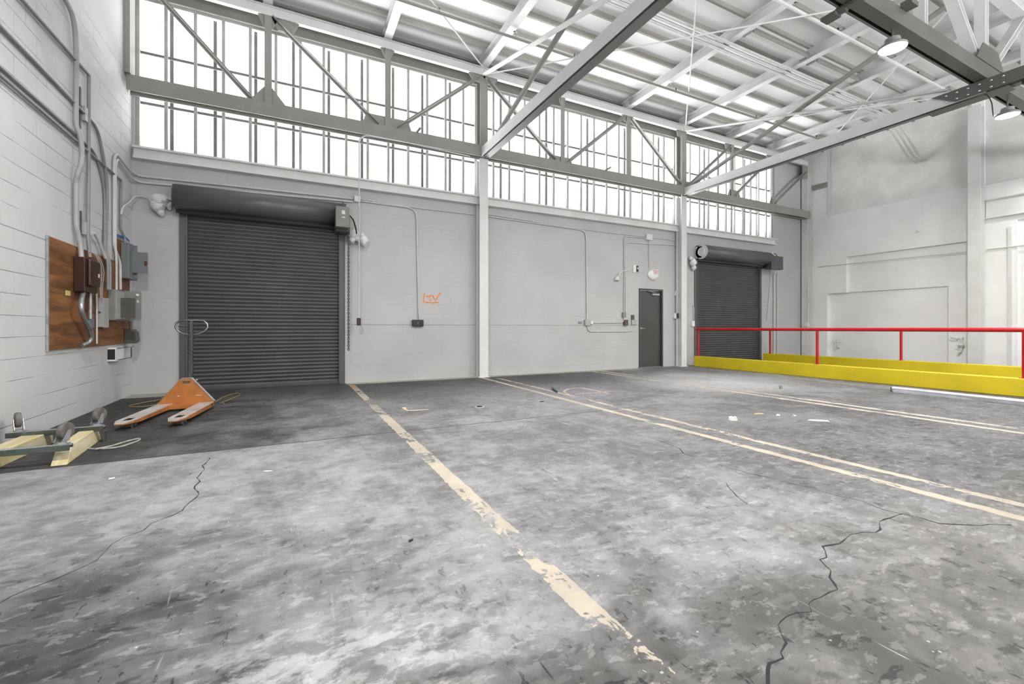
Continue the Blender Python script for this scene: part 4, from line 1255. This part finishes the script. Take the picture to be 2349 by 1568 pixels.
# small boxes higher on the wall
t = thing('conduit_box', (-2.26, 7.1, 3.6), 'small grey box on a dark plate high on the left wall', 'box')
L = (-2.285,-2.249,7.112,7.144,3.591,3.766)
MB().box(XL, L[1], L[2], L[3] + 0.05, L[4], L[5]).build('body', M['box_light'], t, 0.004)
MB().box(XL, XL + 0.012, L[2] - 0.06, L[2] - 0.02, L[4] - 0.12, L[5] + 0.2).build('plate', M['box_dark'], t)
MB().box(XL + 0.02, XL + 0.035, L[3] + 0.05, L[3] + 0.25, (L[4] + L[5]) / 2, (L[4] + L[5]) / 2 + 0.03).build('strap', M['conduit'], t)
t = thing('conduit_box', (-2.26, 7.1, 2.4), 'small pale grey box on the left wall just above the plywood', 'box')
L = (-2.285,-2.245,7.112,7.150,2.200,2.359)
MB().box(XL, L[1], L[2], L[3] + 0.04, L[4], L[5]).build('body', M['box_light'], t, 0.004)
MB().box(XL, XL + 0.012, L[2] - 0.04, L[2] - 0.01, L[4] - 0.02, L[5] + 0.12).build('plate', M['box_dark'], t)

# conduits on the left wall
def pipe(pts, r, mat, lab, name='conduit', cat='conduit', fillet=0.12, n=10, clips=None, group=None):
    t = MB().tube(pts, r, n, fillet).build(name, M[mat])
    tag(t, lab, cat, group)
    for c in clips or []:
        k = MB().box(*c).build('pipe_clip', M[mat], t)
    return t


pipe([(-2.25,6.482,4.73), (-2.25,6.585,4.704), (-2.25,6.758,4.67), (-2.25,6.838,4.518), (-2.25,6.861,4.278), (-2.25,6.843,3.416), (-2.22,6.874,3.312), (-2.2,6.865,3.144), (-2.2,6.848,2.985), (-2.22,6.804,2.85), (-2.25,6.849,2.769), (-2.25,6.855,2.242), (-2.235,6.92,2.072), (-2.215,6.888,1.894)],
     0.025, 'conduit_mid', 'thick conduit bending outward around the others, down to the brown box', fillet=0.10)
pipe([(-2.255,5.505,4.117), (-2.255,5.724,4.128), (-2.255,7.234,4.204), (-2.255,7.221,2.857), (-2.24,7.147,2.196), (-2.215,7.131,1.929)], 0.019, 'conduit_dim', 'conduit running level high on the left wall then straight down', fillet=0.03)
pipe([(-2.265, 3.5, 3.68), (-2.265, 7.55, 3.68), (-2.265,7.874,3.096), (-2.262,7.839,2.563), (-2.245,7.742,2.102), (-2.2,7.742,1.959), (-2.2,7.742,1.582)], 0.018, 'conduit_dim', 'conduit along the left wall, uppermost of the level three, bending down to the breaker panel', fillet=0.22)
pipe([(-2.27, 3.5, 3.33), (-2.27, 7.50, 3.33), (-2.27,7.797,2.954), (-2.27,7.804,2.554), (-2.25,7.728,2.118), (-2.21,7.698,1.952), (-2.21,7.698,1.578)], 0.015, 'conduit_dim', 'thin conduit along the left wall, middle of the level three', fillet=0.20)
pipe([(-2.262, 3.5, 3.25), (-2.262, 8.42, 3.25), (-2.262,8.394,2.977), (-2.262,8.394,2.526), (-2.24,8.481,2.415), (-2.23,8.463,2.315)], 0.016, 'conduit_dim', 'conduit along the left wall, lowest of the level three, ending above the upper panel', fillet=0.04)
pipe([(-2.255,8.35,1.628), (-2.255,8.341,1.998), (-2.262,8.303,2.094), (-2.262,8.119,2.216), (-2.262,8.119,3.462), (-2.262,8.214,3.576), (-2.262, 8.80, 3.52), (-2.20, 8.96, 3.50), (-2.10, 8.965, 3.50), (1.05, 8.965, 3.56)], 0.018, 'conduit', 'upper conduit turning the corner from the left wall over the wide roll-up door', fillet=0.12)
pipe([(-2.245,8.152,1.612), (-2.245,8.152,2.074), (-2.25,8.127,2.219), (-2.25,8.136,3.401), (-2.25,8.223,3.506), (-2.25, 8.80, 3.42), (-2.19, 8.96, 3.40), (-2.08, 8.967, 3.40), (1.05, 8.967, 3.50)], 0.016, 'conduit', 'lower conduit turning the corner from the left wall over the wide roll-up door', fillet=0.12)
pipe([(-2.10, 8.99, 3.16), (-2.16, 8.93, 3.17), (-2.21, 8.82, 3.13), (-2.22, 8.62, 2.98), (-2.24, 8.40, 2.86), (-2.255, 8.38, 2.74)], 0.013, 'conduit', 'curved white cable leaving a hole in the back wall corner', 'flexible_conduit', 'conduit', 0.08)
pipe([(-2.2,6.891,1.474), (-2.16,6.717,1.373), (-2.15,6.68,1.282), (-2.16,6.77,1.194), (-2.17,6.986,1.053), (-2.18,7.083,0.957), (-2.2,7.07,0.888), (-2.24,6.984,0.855)], 0.024, 'galv', 'silver flexible conduit curving down from the brown box', 'flexible_conduit', 'conduit', 0.08)
pipe([(-2.22,7.16,1.498), (-2.22,7.16,1.176)], 0.020, 'galv', 'short ribbed pipe under the brown box', 'ribbed_pipe', 'pipe', 0)
pipe([(-2.24,7.408,1.688), (-2.24,7.429,1.354), (-2.24,7.429,0.862)], 0.010, 'conduit', 'thin white tube down the middle of the plywood board', 'thin_tube', 'tube', 0.05)
pipe([(-2.235,7.262,2.24), (-2.235,7.33,2.264), (-2.235,7.469,2.201), (-2.235,7.616,2.066), (-2.235,7.692,1.996)], 0.018, 'conduit', 'short conduit arching above the brown box', 'conduit', 'conduit', 0.06)
wires = MB()
for a in range(3):
    wires.tube([(-2.21,7.077,1.995), (-2.19 + 0.01 * a, 7.22 + 0.02 * a, 1.98), (-2.17 + 0.012 * a, 7.30 + 0.03 * a, 1.86 - 0.02 * a), (-2.19, 7.36 + 0.04 * a, 1.62 - 0.04 * a), (-2.21, 7.46 + 0.03 * a, 1.44)], 0.0035, 6, 0.08)
tag(wires.build('loose_wires', M['conduit']), 'tangle of thin loose wires right of the brown box', 'wires')
m = MB().prism([(-2.255,8.171,2.413), (-2.255,8.171,2.382), (-2.255,8.462,2.397), (-2.255,8.577,2.418), (-2.255,8.757,2.39), (-2.255,8.757,2.424), (-2.255,8.597,2.448), (-2.255,8.5,2.437)], (0.002, 0, 0))
tag(m.build('blue_tape', M['blue']), 'strip of blue tape above the upper breaker panel', 'tape')

# ------------------------------------------------------------------ gear around the wide roll-up door
def lumpy(name, pts, mat, lab, cat):
    """Bracket smothered in thick white paint: blended rounded masses in one mesh."""
    m = MB()
    for (x, y, z, rx, ry, rz) in pts:
        n, k = 14, 9
        vs, fs = [], []
        for i in range(k + 1):
            th = PI * i / k
            for j in range(n):
                a = 2 * PI * j / n
                w = 1 + 0.10 * math.sin(3 * a + i) + 0.06 * math.sin(5 * th + j)
                vs.append((x + rx * w * math.sin(th) * math.cos(a), y + ry * w * math.sin(th) * math.sin(a), z + rz * w * math.cos(th)))
        for i in range(k):
            for j in range(n):
                fs.append((i * n + j, i * n + (j + 1) % n, (i + 1) * n + (j + 1) % n, (i + 1) * n + j))
        m.add(vs, fs, True)
    return tag(m.build(name, M[mat]), lab, cat)


lumpy('bell_cover', [(-1.90, 8.90, 3.13, 0.13, 0.10, 0.10), (-1.93, 8.90, 3.03, 0.10, 0.09, 0.10), (-1.90, 8.92, 2.94, 0.055, 0.06, 0.06), (-2.0, 8.93, 3.12, 0.06, 0.07, 0.07), (-1.80, 8.94, 3.10, 0.05, 0.05, 0.10)],
      'steel_white', 'lumpy white painted casting on the wall left of the wide roll-up door', 'cover')
tag(MB().box(-1.80, -1.70, 8.90, 8.93, 3.12, 3.15).build('support_arm', M['box_dark'], None), 'dark stub arm between the lumpy casting and the hood', 'bracket')
t = thing('door_operator', (0.86, 8.55, 2.95), 'olive grey motor box at the right end of the wide door hood', 'motor')
MB().box(0.70, 0.935, 8.42, 8.62, 2.88, 3.25).build('body', M['operator'], t, 0.008)
MB().box(0.80, 0.855, 8.414, 8.421, 3.11, 3.18).box(0.80, 0.855, 8.414, 8.421, 3.045, 3.065).build('label_plate', M['paper'], t)
MB().box(0.72, 0.965, 8.62, 8.98, 2.84, 3.12).build('gear_housing', M['box_dark'], t, 0.01)
MB().bar((0.80, 8.56, 3.25), (0.88, 8.94, 3.42), 0.10, 0.02, (1, 0, 0)).tube([(0.80, 8.50, 3.25), (0.90, 8.68, 3.36)], 0.014, 8).build('strut', M['box_dark'], t)
MB().tube([(0.935, 8.55, 3.14), (1.02, 8.62, 3.08), (1.08, 8.72, 2.93), (1.10, 8.80, 2.86)], 0.012, 8, 0.06).build('cable', M['black'], t)
m = MB().box(0.98, 1.18, 8.86, 8.99, 3.42, 3.52)
lumpy('bell_cover', [(1.05, 8.90, 2.86, 0.11, 0.09, 0.10), (1.03, 8.88, 2.74, 0.06, 0.07, 0.06), (1.12, 8.88, 2.78, 0.06, 0.06, 0.05), (1.24, 8.86, 2.74, 0.08, 0.09, 0.11), (1.22, 8.92, 2.84, 0.05, 0.06, 0.07)],
      'steel_white', 'lumpy white painted bell and bracket beside the olive motor box', 'bell')
m = MB()
z = 2.84
k = 0
while z > 0.66:
    # chain of alternating flat links
    rx, ry = (0.017, 0.0) if k % 2 == 0 else (0.0, 0.017)
    m.tube([(0.955 + rx * math.cos(a), 8.80 + ry * math.cos(a), z + 0.024 * math.sin(a)) for a in [2 * PI * j / 8 for j in range(8)]], 0.0075, 6, closed=True)
    z -= 0.034
    k += 1
tag(m.build('hoist_chain', M['box_dark']), 'dark chain hanging beside the wide roll-up door', 'chain')
# wall boxes and conduits right of the wide door
tag(MB().box(1.075, 1.187, 8.92, 9.0, 3.505, 3.615).build('junction_box', M['steel_white'], None, 0.006), 'white junction box under the sill where the conduits meet', 'box')
pipe([(1.199,8.975,3.54),(1.621,8.975,3.534),(2.119,8.975,3.529),(2.262,8.975,3.484),(2.3,8.975,3.339),(2.32,8.975,2.223),(2.34,8.975,1.364),(2.355,8.975,1.249)], 0.015, 'conduit', 'conduit curving down the wall to the black outlet by the letters', fillet=0.2)
pipe([(1.199,8.975,3.573),(2.291,8.975,3.539),(3.68,8.975,3.55)], 0.010, 'conduit', 'thin conduit under the sill reaching the first column', fillet=0)
t = thing('outlet_box', (2.03, 8.95, 1.2), 'black outlet box on the back wall below the orange letters', 'outlet')
MB().box(2.204, 2.430, 8.92, 9.0, 1.101, 1.235).build('body', M['black'], t, 0.008)
MB().box(2.292, 2.324, 8.912, 8.921, 1.137, 1.199).build('socket', M['rubber'], t)
t = thing('pendant_control', (0.95, 8.76, 1.13), 'slim white pipe hanging from the truss beam with a push button at its end', 'control')
MB().tube([(3.37,8.72,4.703), (2.008,8.72,4.74), (1.247,8.72,4.729), (1.137,8.72,4.641), (1.137,8.72,4.419), (1.133,8.72,2.647), (1.129,8.72,1.238)], 0.012, 8, 0.12).build('pipe', M['conduit'], t)
MB().box(1.094, 1.164, 8.69, 8.75, 1.114, 1.254).build('button_box', M['black'], t, 0.006)
MB().cyl((1.129,8.69,1.172), (1.128,8.682,1.172), 0.012, n=12).build('button', M['red'], t)

# middle bay conduits
pipe([(3.926,8.975,3.551),(4.233,8.975,3.541),(5.985,8.975,3.512),(6.429,8.975,3.495),(6.535,8.975,3.45),(6.566,8.975,3.322),(6.581,8.975,2.167),(6.589,8.975,1.277)], 0.015, 'conduit', 'conduit from the first column along the wall then down to the double outlet', fillet=0.18)
pipe([(3.926,8.975,3.593),(6.021,8.975,3.531),(7.207,8.975,3.515),(8.562,8.975,3.523),(9.726,8.975,3.525)], 0.010, 'conduit', 'thin conduit under the sill across the middle bay', fillet=0)
pipe([(6.804,8.975,1.2),(7.699,8.975,1.212),(7.774,8.975,1.271),(7.783,8.975,2.418),(7.783,8.975,3.385),(7.85,8.975,3.473),(8.606,8.975,3.493)], 0.013, 'conduit', 'conduit up the wall left of the exit door, turning right to the junction box', fillet=0.10)
pipe([(7.833,8.975,1.42),(7.825,8.975,2.421),(7.816,8.975,3.207),(7.892,8.975,3.319),(8.787,8.975,3.35),(9.702,8.975,3.4)], 0.013, 'conduit', 'conduit up the wall left of the exit door, turning right to the second column', fillet=0.12)
pipe([(6.592,8.975,1.137),(6.627,8.975,1.012),(6.704,8.975,0.98),(7.952,8.975,0.976),(8.071,8.975,1.009),(8.11,8.975,1.075)], 0.012, 'conduit', 'low loop of conduit under the outlets left of the exit door', fillet=0.10)
pipe([(8.642,8.975,3.48),(8.651,8.975,3.074),(8.66,8.975,2.661)], 0.010, 'conduit', 'short conduit dropping to the exit sign', fillet=0)
pipe([(9.686,8.965,3.256),(9.705,8.965,1.956),(9.73,8.965,0.231)], 0.016, 'conduit_dark', 'dark pipe beside the second column', 'dark_pipe', 'pipe', 0)
tag(MB().box(8.515, 8.717, 8.92, 9.0, 3.438, 3.591).build('junction_box', M['steel_white'], None, 0.006), 'white junction box high above the exit sign', 'box')
t = thing('outlet_box', (6.45, 8.95, 1.1), 'grey double outlet on the wall where the conduit loop begins', 'outlet')
MB().box(6.509, 6.669, 8.93, 9.0, 1.132, 1.273).build('body', M['box_light'], t, 0.006)
MB().box(6.691, 6.764, 8.95, 9.0, 1.165, 1.241).build('side_fitting', M['steel_white'], t, 0.005)
tag(MB().box(6.339, 6.444, 8.985, 9.0, 1.175, 1.229).build('wall_plate', M['box_grey'], None, 0.003), 'tiny grey plate left of the double outlet', 'plate')
t = thing('push_button_station', (7.80, 8.96, 1.1), 'dark push button box with a red button, left of the exit door', 'switch')
MB().box(7.758, 7.883, 8.93, 9.0, 1.135, 1.283).build('body', M['box_dark'], t, 0.006)
MB().cyl((7.824,8.93,1.192), (7.815,8.92,1.192), 0.018, n=12).build('button', M['sign_red'], t)
tag(MB().box(7.716, 7.818, 8.94, 9.0, 1.351, 1.477).build('switch_box', M['box_grey'], None, 0.005), 'grey switch on the conduits left of the exit door', 'switch')
t = thing('keypad', (8.07, 8.97, 1.2), 'narrow dark keypad above a grey plate beside the exit door', 'keypad')
MB().box(8.033, 8.122, 8.965, 9.0, 1.286, 1.413).build('panel', M['box_dark'], t, 0.004)
MB().box(8.031, 8.181, 8.955, 9.0, 1.159, 1.284).build('plate', M['box_light'], t, 0.004)
# emergency light on the conduits
t = thing('wall_bell', (7.62, 8.95, 2.3), 'small white bell hanging from a curved pipe left of the exit sign', 'bell')
MB().tube([(7.998,8.955,2.642),(7.807,8.955,2.575),(7.682,8.955,2.548),(7.59,8.955,2.471),(7.566,8.955,2.372),(7.566,8.955,2.275)], 0.012, 8, 0.07).build('arm', M['steel_white'], t)
MB().lathe((7.525, 8.955, 2.30), (0, 0, 1), [(0.0, 0.001), (0.0, 0.07), (0.02, 0.072), (0.05, 0.05), (0.10, 0.022), (0.11, 0.001)], 20).build('bell', M['steel_white'], t)
t = thing('alarm_strobe', (8.13, 8.97, 2.6), 'white alarm box with a dark lens left of the exit sign', 'alarm')
MB().box(8.09, 8.26, 8.97, 9.0, 2.54, 2.74).build('back_plate', M['white_plastic'], t, 0.004)
MB().box(8.19, 8.255, 8.955, 8.971, 2.555, 2.725).build('lens', M['black'], t, 0.003)
MB().box(8.205, 8.235, 8.948, 8.956, 2.63, 2.68).build('strobe', M['white_plastic'], t, 0.003)
t = thing('exit_sign', (8.79, 8.95, 2.4), 'rounded white exit sign with red lettering above the charcoal door', 'sign')
m = MB().lathe((8.80, 8.998, 2.525), (0, -1, 0), [(0.0, 0.195), (0.03, 0.195), (0.055, 0.17), (0.075, 0.11), (0.08, 0.001)], 32)
m.v = [(v[0], v[1], 2.525 + (v[2] - 2.525) * (0.66 if v[2] > 2.525 else 0.78)) for v in m.v]
m.build('body', M['white_plastic'], t)
sg = MB().box(8.755, 8.935, 8.908, 8.935, 2.515, 2.655).build('sign_face', M['white_plastic'], t, 0.004)
m = MB()
lx, lz, lh, lw, st = 8.768, 2.535, 0.10, 0.030, 0.0105
for ch in ('E', 'X', 'I', 'T'):
    segs = {'E': [((0, 0), (0, 1)), ((0, 0), (1, 0)), ((0, .5), (.8, .5)), ((0, 1), (1, 1))], 'X': [((0, 0), (1, 1)), ((0, 1), (1, 0))],
            'I': [((.5, 0), (.5, 1))], 'T': [((.5, 0), (.5, 1)), ((0, 1), (1, 1))]}[ch]
    for a, c in segs:
        P = Vector((lx + a[0] * lw, 8.9065, lz + a[1] * lh))
        Q = Vector((lx + c[0] * lw, 8.9065, lz + c[1] * lh))
        m.bar(P, Q, 0.003, st, (0.01, 0, 1) if abs(Q.x - P.x) > abs(Q.z - P.z) else (1, 0, 0))
    lx += lw + 0.012
o = m.build('lettering', M['sign_red'], sg)
o['label'] = 'red letters EXIT'
tag(MB().box(9.612, 9.730, 8.93, 9.0, 1.971, 2.106).build('junction_box', M['steel_white'], None, 0.006), 'white box on the dark pipe beside the second column', 'box')
t = thing('junction_box', (9.52, 8.95, 1.3), 'half dark box on the dark pipe by the second column, at handle height', 'box')
MB().box(9.545, 9.620, 8.93, 9.0, 1.335, 1.481).build('body', M['steel_white'], t, 0.004)
MB().box(9.624, 9.704, 8.93, 9.0, 1.336, 1.483).build('cover', M['box_dark'], t, 0.004)

# ------------------------------------------------------------------ gear around the second roll-up door
lumpy('bell_cover', [(10.24, 8.90, 2.94, 0.10, 0.09, 0.12), (10.28, 8.92, 2.80, 0.07, 0.07, 0.08), (10.17, 8.94, 3.06, 0.05, 0.06, 0.06)], 'steel_white', 'lumpy white painted casting left of the second roll-up door', 'cover')
t = thing('door_operator', (13.85, 8.5, 2.9), 'dark motor box at the right end of the second door hood', 'motor')
MB().box(13.331, 13.923, 8.60, 8.78, 2.914, 3.325).build('body', M['box_dark'], t, 0.01)
MB().cyl((13.44, 8.78, 3.16), (13.56, 8.78, 3.16), 0.10, n=20).box(13.46, 13.80, 8.785, 8.985, 2.98, 3.18).build('gear_housing', M['black'], t)
MB().cyl((13.74, 8.90, 3.30), (13.74, 8.90, 3.48), 0.085, n=18).box(13.70, 13.78, 8.90, 8.985, 3.18, 3.34).build('motor', M['steel_white'], t)
MB().tube([(13.74, 8.86, 3.47), (13.86, 8.80, 3.44), (13.84, 8.74, 3.32), (13.74, 8.68, 3.25)], 0.012, 8, 0.05).build('cable', M['black'], t)
MB().box(13.582, 13.659, 8.594, 8.601, 3.147, 3.215).build('badge', M['blue'], t)
pipe([(13.68, 8.86, 3.0), (13.60, 8.86, 2.2), (13.50, 8.88, 1.3)], 0.010, 'conduit_dark', 'thin dark pull cord hanging under the second motor box', 'pull_cord', 'cord', 0.1)
pipe([(14.02, 8.96, 2.86), (14.02, 8.96, 0.02)], 0.022, 'conduit', 'white vertical pipe right of the second roll-up door, left one', 'wall_pipe', 'pipe', 0)
pipe([(14.20, 8.965, 2.86), (14.20, 8.965, 0.02)], 0.016, 'conduit', 'white vertical pipe right of the second roll-up door, right one', 'wall_pipe', 'pipe', 0)
t = thing('push_button_station', (10.25, 8.95, 1.1), 'small white switch at the left jamb of the second roll-up door', 'switch')
MB().box(10.238, 10.344, 8.93, 9.0, 1.117, 1.267).build('body', M['white_plastic'], t, 0.005)
MB().tube([(10.355,8.97,1.268), (10.355,8.97,1.683), (10.29,8.975,1.719)], 0.010, 8, 0.03).build('pipe', M['conduit'], t)
pipe([(15.42, 8.70, 2.75), (15.40, 8.68, 2.2), (15.37, 8.66, 1.5), (15.37, 8.68, 1.22)], 0.020, 'conduit', 'white hose hanging by the far right corner column', 'hanging_hose', 'hose', 0.2)
tag(MB().box(15.31, 15.43, 8.66, 8.75, 1.12, 1.25).build('wall_box', M['steel_white'], None, 0.005), 'small white box at the foot of the hanging hose', 'box')

# ------------------------------------------------------------------ right wall details
for k, (y, z, w, h, lab) in enumerate(((5.74, 4.46, 0.16, 0.17, 'square white plate high on the right wall, upper of two'), (5.98, 4.05, 0.13, 0.13, 'square white plate on the right wall, lower of two'))):
    tag(MB().box(XR - 0.012, XR, y - w / 2, y + w / 2, z - h / 2, z + h / 2).build('wall_plate', M['plaster'], None, 0.003), lab, 'plate')
tag(MB().lathe((XR, 5.93, 3.80), (-1, 0, 0), [(0, 0.045), (0.02, 0.045), (0.03, 0.03), (0.03, 0.001)], 20).build('wall_button', M['plaster'], None), 'small round white fitting under the lower square plate', 'fitting')
tag(MB().box(XR + 0.084, XR + 0.09, 6.0, 6.65, 2.24, 2.52).build('wall_patch', M['plaster'], None), 'faint rectangular patch above the lower recess of the right wall', 'patch')
tag(MB().box(XR - 0.05, XR, 8.26, 8.72, 5.70, 5.86).build('wall_ledge', M['steel'], None, 0.004), 'short ledge high on the right wall near the corner', 'ledge')
tag(MB().box(XR - 0.02, XR, 8.20, 8.26, 4.74, 6.98).build('wall_angle', M['steel_white'], None), 'vertical edge strip beside the grey infill of the right wall', 'strip')
tag(MB().tube([(XR - 0.02, 8.55, 3.11), (XR - 0.02, 4.86, 3.05)], 0.012, 8).build('wall_conduit', M['conduit']), 'thin level conduit across the recess on the right wall', 'conduit')
t = thing('wall_girt', (XR - 0.06, 2.5, 3.8), 'white steel channel along the right wall beyond the broad column', 'beam')
MB().box(XR - 0.02, XR, -2.0, 4.58, 3.84, 4.29).build('web', M['steel_white'], t)
for z in (3.82, 4.28):
    MB().box(XR - 0.12, XR, -2.0, 4.58, z, z + 0.022).build('flange', M['steel_white'], t)
tag(MB().tube([(XR - 0.03, 4.56, 3.05), (XR - 0.03, 0.0, 3.05)], 0.014, 8).build('wall_conduit', M['conduit']), 'thin level conduit on the right wall beyond the broad column', 'conduit')
tag(MB().box(XR - 0.03, XR, 4.13, 4.20, 0.0, 3.55).build('jamb_strip', M['steel_white'], None, 0.004), 'white vertical strip on the right wall beyond the broad column', 'strip')
t = thing('pipe_valve', (XR - 0.08, 4.99, 0.5), 'white painted valve and pipe stub low beside the broad column', 'valve')
m = MB().tube([(XR, 5.02, 0.80), (XR - 0.08, 5.02, 0.80), (XR - 0.08, 5.02, 0.46), (XR - 0.10, 5.08, 0.42)], 0.026, 10, 0.03)
m.build('pipe', M['steel_white'], t)
MB().lathe((XR - 0.08, 5.02, 0.56), (0, 0, 1), [(0, 0.03), (0.02, 0.06), (0.07, 0.065), (0.10, 0.04), (0.13, 0.03)], 16).build('body', M['steel_white'], t)
MB().tube([(XR - 0.15, 4.94, 0.62), (XR - 0.15, 5.10, 0.62)], 0.012, 8).tube([(XR - 0.08, 5.02, 0.62), (XR - 0.15, 5.02, 0.62)], 0.012, 8).build('handle', M['steel_white'], t)
t = thing('pipe_stub', (XR, 7.98, 0.5), 'white painted pipe bracket low in the wall recess, seen through the red railing', 'pipe')
MB().tube([(XR + 0.135, 7.98, 0.74), (XR - 0.02, 7.98, 0.72), (XR - 0.02, 7.98, 0.46), (XR + 0.135, 7.98, 0.44)], 0.022, 8, 0.04).build('pipe', M['steel_white'], t)
MB().bar((XR - 0.03, 7.82, 0.60), (XR - 0.03, 8.14, 0.62), 0.02, 0.03).build('handle', M['steel_white'], t)
tag(MB().tube([(XR + 0.0, 5.10, 0.80), (XR - 0.10, 5.10, 0.78), (XR - 0.12, 5.22, 0.84)], 0.018, 8, 0.03).build('tap', M['steel_white']), 'tiny white tap low on the right wall left of the valve', 'tap')

# ------------------------------------------------------------------ litter on the floor
def scrap(name, c, size, mat, lab, cat, rot=0.0, h=0.012, group=None, crumple=0.0):
    n = 9
    top, bot = [], []
    for k in range(n):
        a = 2 * PI * k / n
        f = 1 + random.uniform(-0.25, 0.25)
        px, py = size[0] / 2 * f * math.cos(a), size[1] / 2 * f * math.sin(a)
        qx, qy = px * math.cos(rot) - py * math.sin(rot), px * math.sin(rot) + py * math.cos(rot)
        bot.append((c[0] + qx, c[1] + qy, 0.0005))
        top.append((c[0] + qx * 0.8, c[1] + qy * 0.8, h * (1 + random.uniform(-crumple, crumple))))
    m = MB().add(bot + top + [(c[0], c[1], h * 1.25)], [tuple(reversed(range(n)))] + [(k, (k + 1) % n, n + (k + 1) % n, n + k) for k in range(n)] + [(n + k, n + (k + 1) % n, 2 * n) for k in range(n)])
    return tag(m.build(name, M[mat]), lab, cat, group)


scrap('paper_scrap', (4.551,3.4,0), (0.13, 0.09), 'paper', 'crumpled white paper on the floor, largest of the litter', 'litter', 0.3, 0.03, None, 0.5)
scrap('wood_splinter', (5.165,3.498,0), (0.16, 0.03), 'tag_yellow', 'pale splinter on the floor behind the crumpled paper', 'litter', -0.4, 0.008)
scrap('wood_splinter', (5.301,3.338,0), (0.08, 0.04), 'paper', 'short pale chip on the floor right of the crumpled paper', 'litter', 0.5, 0.01)
scrap('wood_splinter', (5.454,3.231,0), (0.07, 0.025), 'paper', 'thin pale chip between the short chip and the long one', 'litter', 0.9, 0.008)
scrap('wood_splinter', (5.392,2.926,0), (0.22, 0.04), 'paper', 'long pale splinter on the floor, rightmost of the litter', 'litter', -0.75, 0.012)
t = thing('marker_pen', (4.25, 6.5, 0), 'dark blue marker pen lying on the floor near the pink loop', 'pen')
p0, p1 = Vector((4.06,6.531,0.02)), Vector((3.877,6.094,0.02))
MB().cyl(p0, p0.lerp(p1, 0.75), 0.016, n=12).build('barrel', M['pen_blue'], t)
MB().cyl(p0.lerp(p1, 0.75), p1, 0.013, 0.010, n=12).build('cap', M['black'], t)
q = (7.679,4.789,0)
tag(MB().box(q[0] - 0.02, q[0] + 0.02, q[1] - 0.02, q[1] + 0.02, 0, 0.06).build('floor_stub', M['conduit_dark'], None, 0.005), 'short dark stub standing in the floor before the yellow curb', 'stub')
q = (2.261,5.492,0)
t = thing('floor_anchor', q, 'dark round anchor set in the floor beyond the slab joint', 'anchor')
MB().lathe((q[0], q[1], 0.0), (0, 0, 1), [(0.0005, 0.07), (0.004, 0.065), (0.005, 0.045), (0.002, 0.04)], 20).build('ring', M['box_light'], t)
MB().lathe((q[0], q[1], 0.0), (0, 0, 1), [(0.0005, 0.04), (0.012, 0.036), (0.013, 0.001)], 16).build('plug', M['black'], t)
scrap('dark_chip', (3.227,5.48,0), (0.08, 0.04), 'black', 'dark chip on the floor left of the double line', 'litter', 0.2, 0.008)
scrap('dark_chip', (0.531,2.186,0), (0.035, 0.016), 'black', 'dark chip on the near floor left of the worn single line', 'litter', 0.6, 0.006)
scrap('paper_scrap', (-0.161,3.731,0), (0.075, 0.02), 'paper', 'thin white flake on the floor right of the left crack', 'litter', -0.3, 0.003)
q = (-1.132,4.017,0.006)
tag(MB().cyl((q[0] - 0.014, q[1] - 0.008, 0.006), (q[0] + 0.014, q[1] + 0.008, 0.006), 0.006, n=10).build('cigarette_butt', M['paper']), 'white cigarette butt on the floor left of the left crack', 'litter')
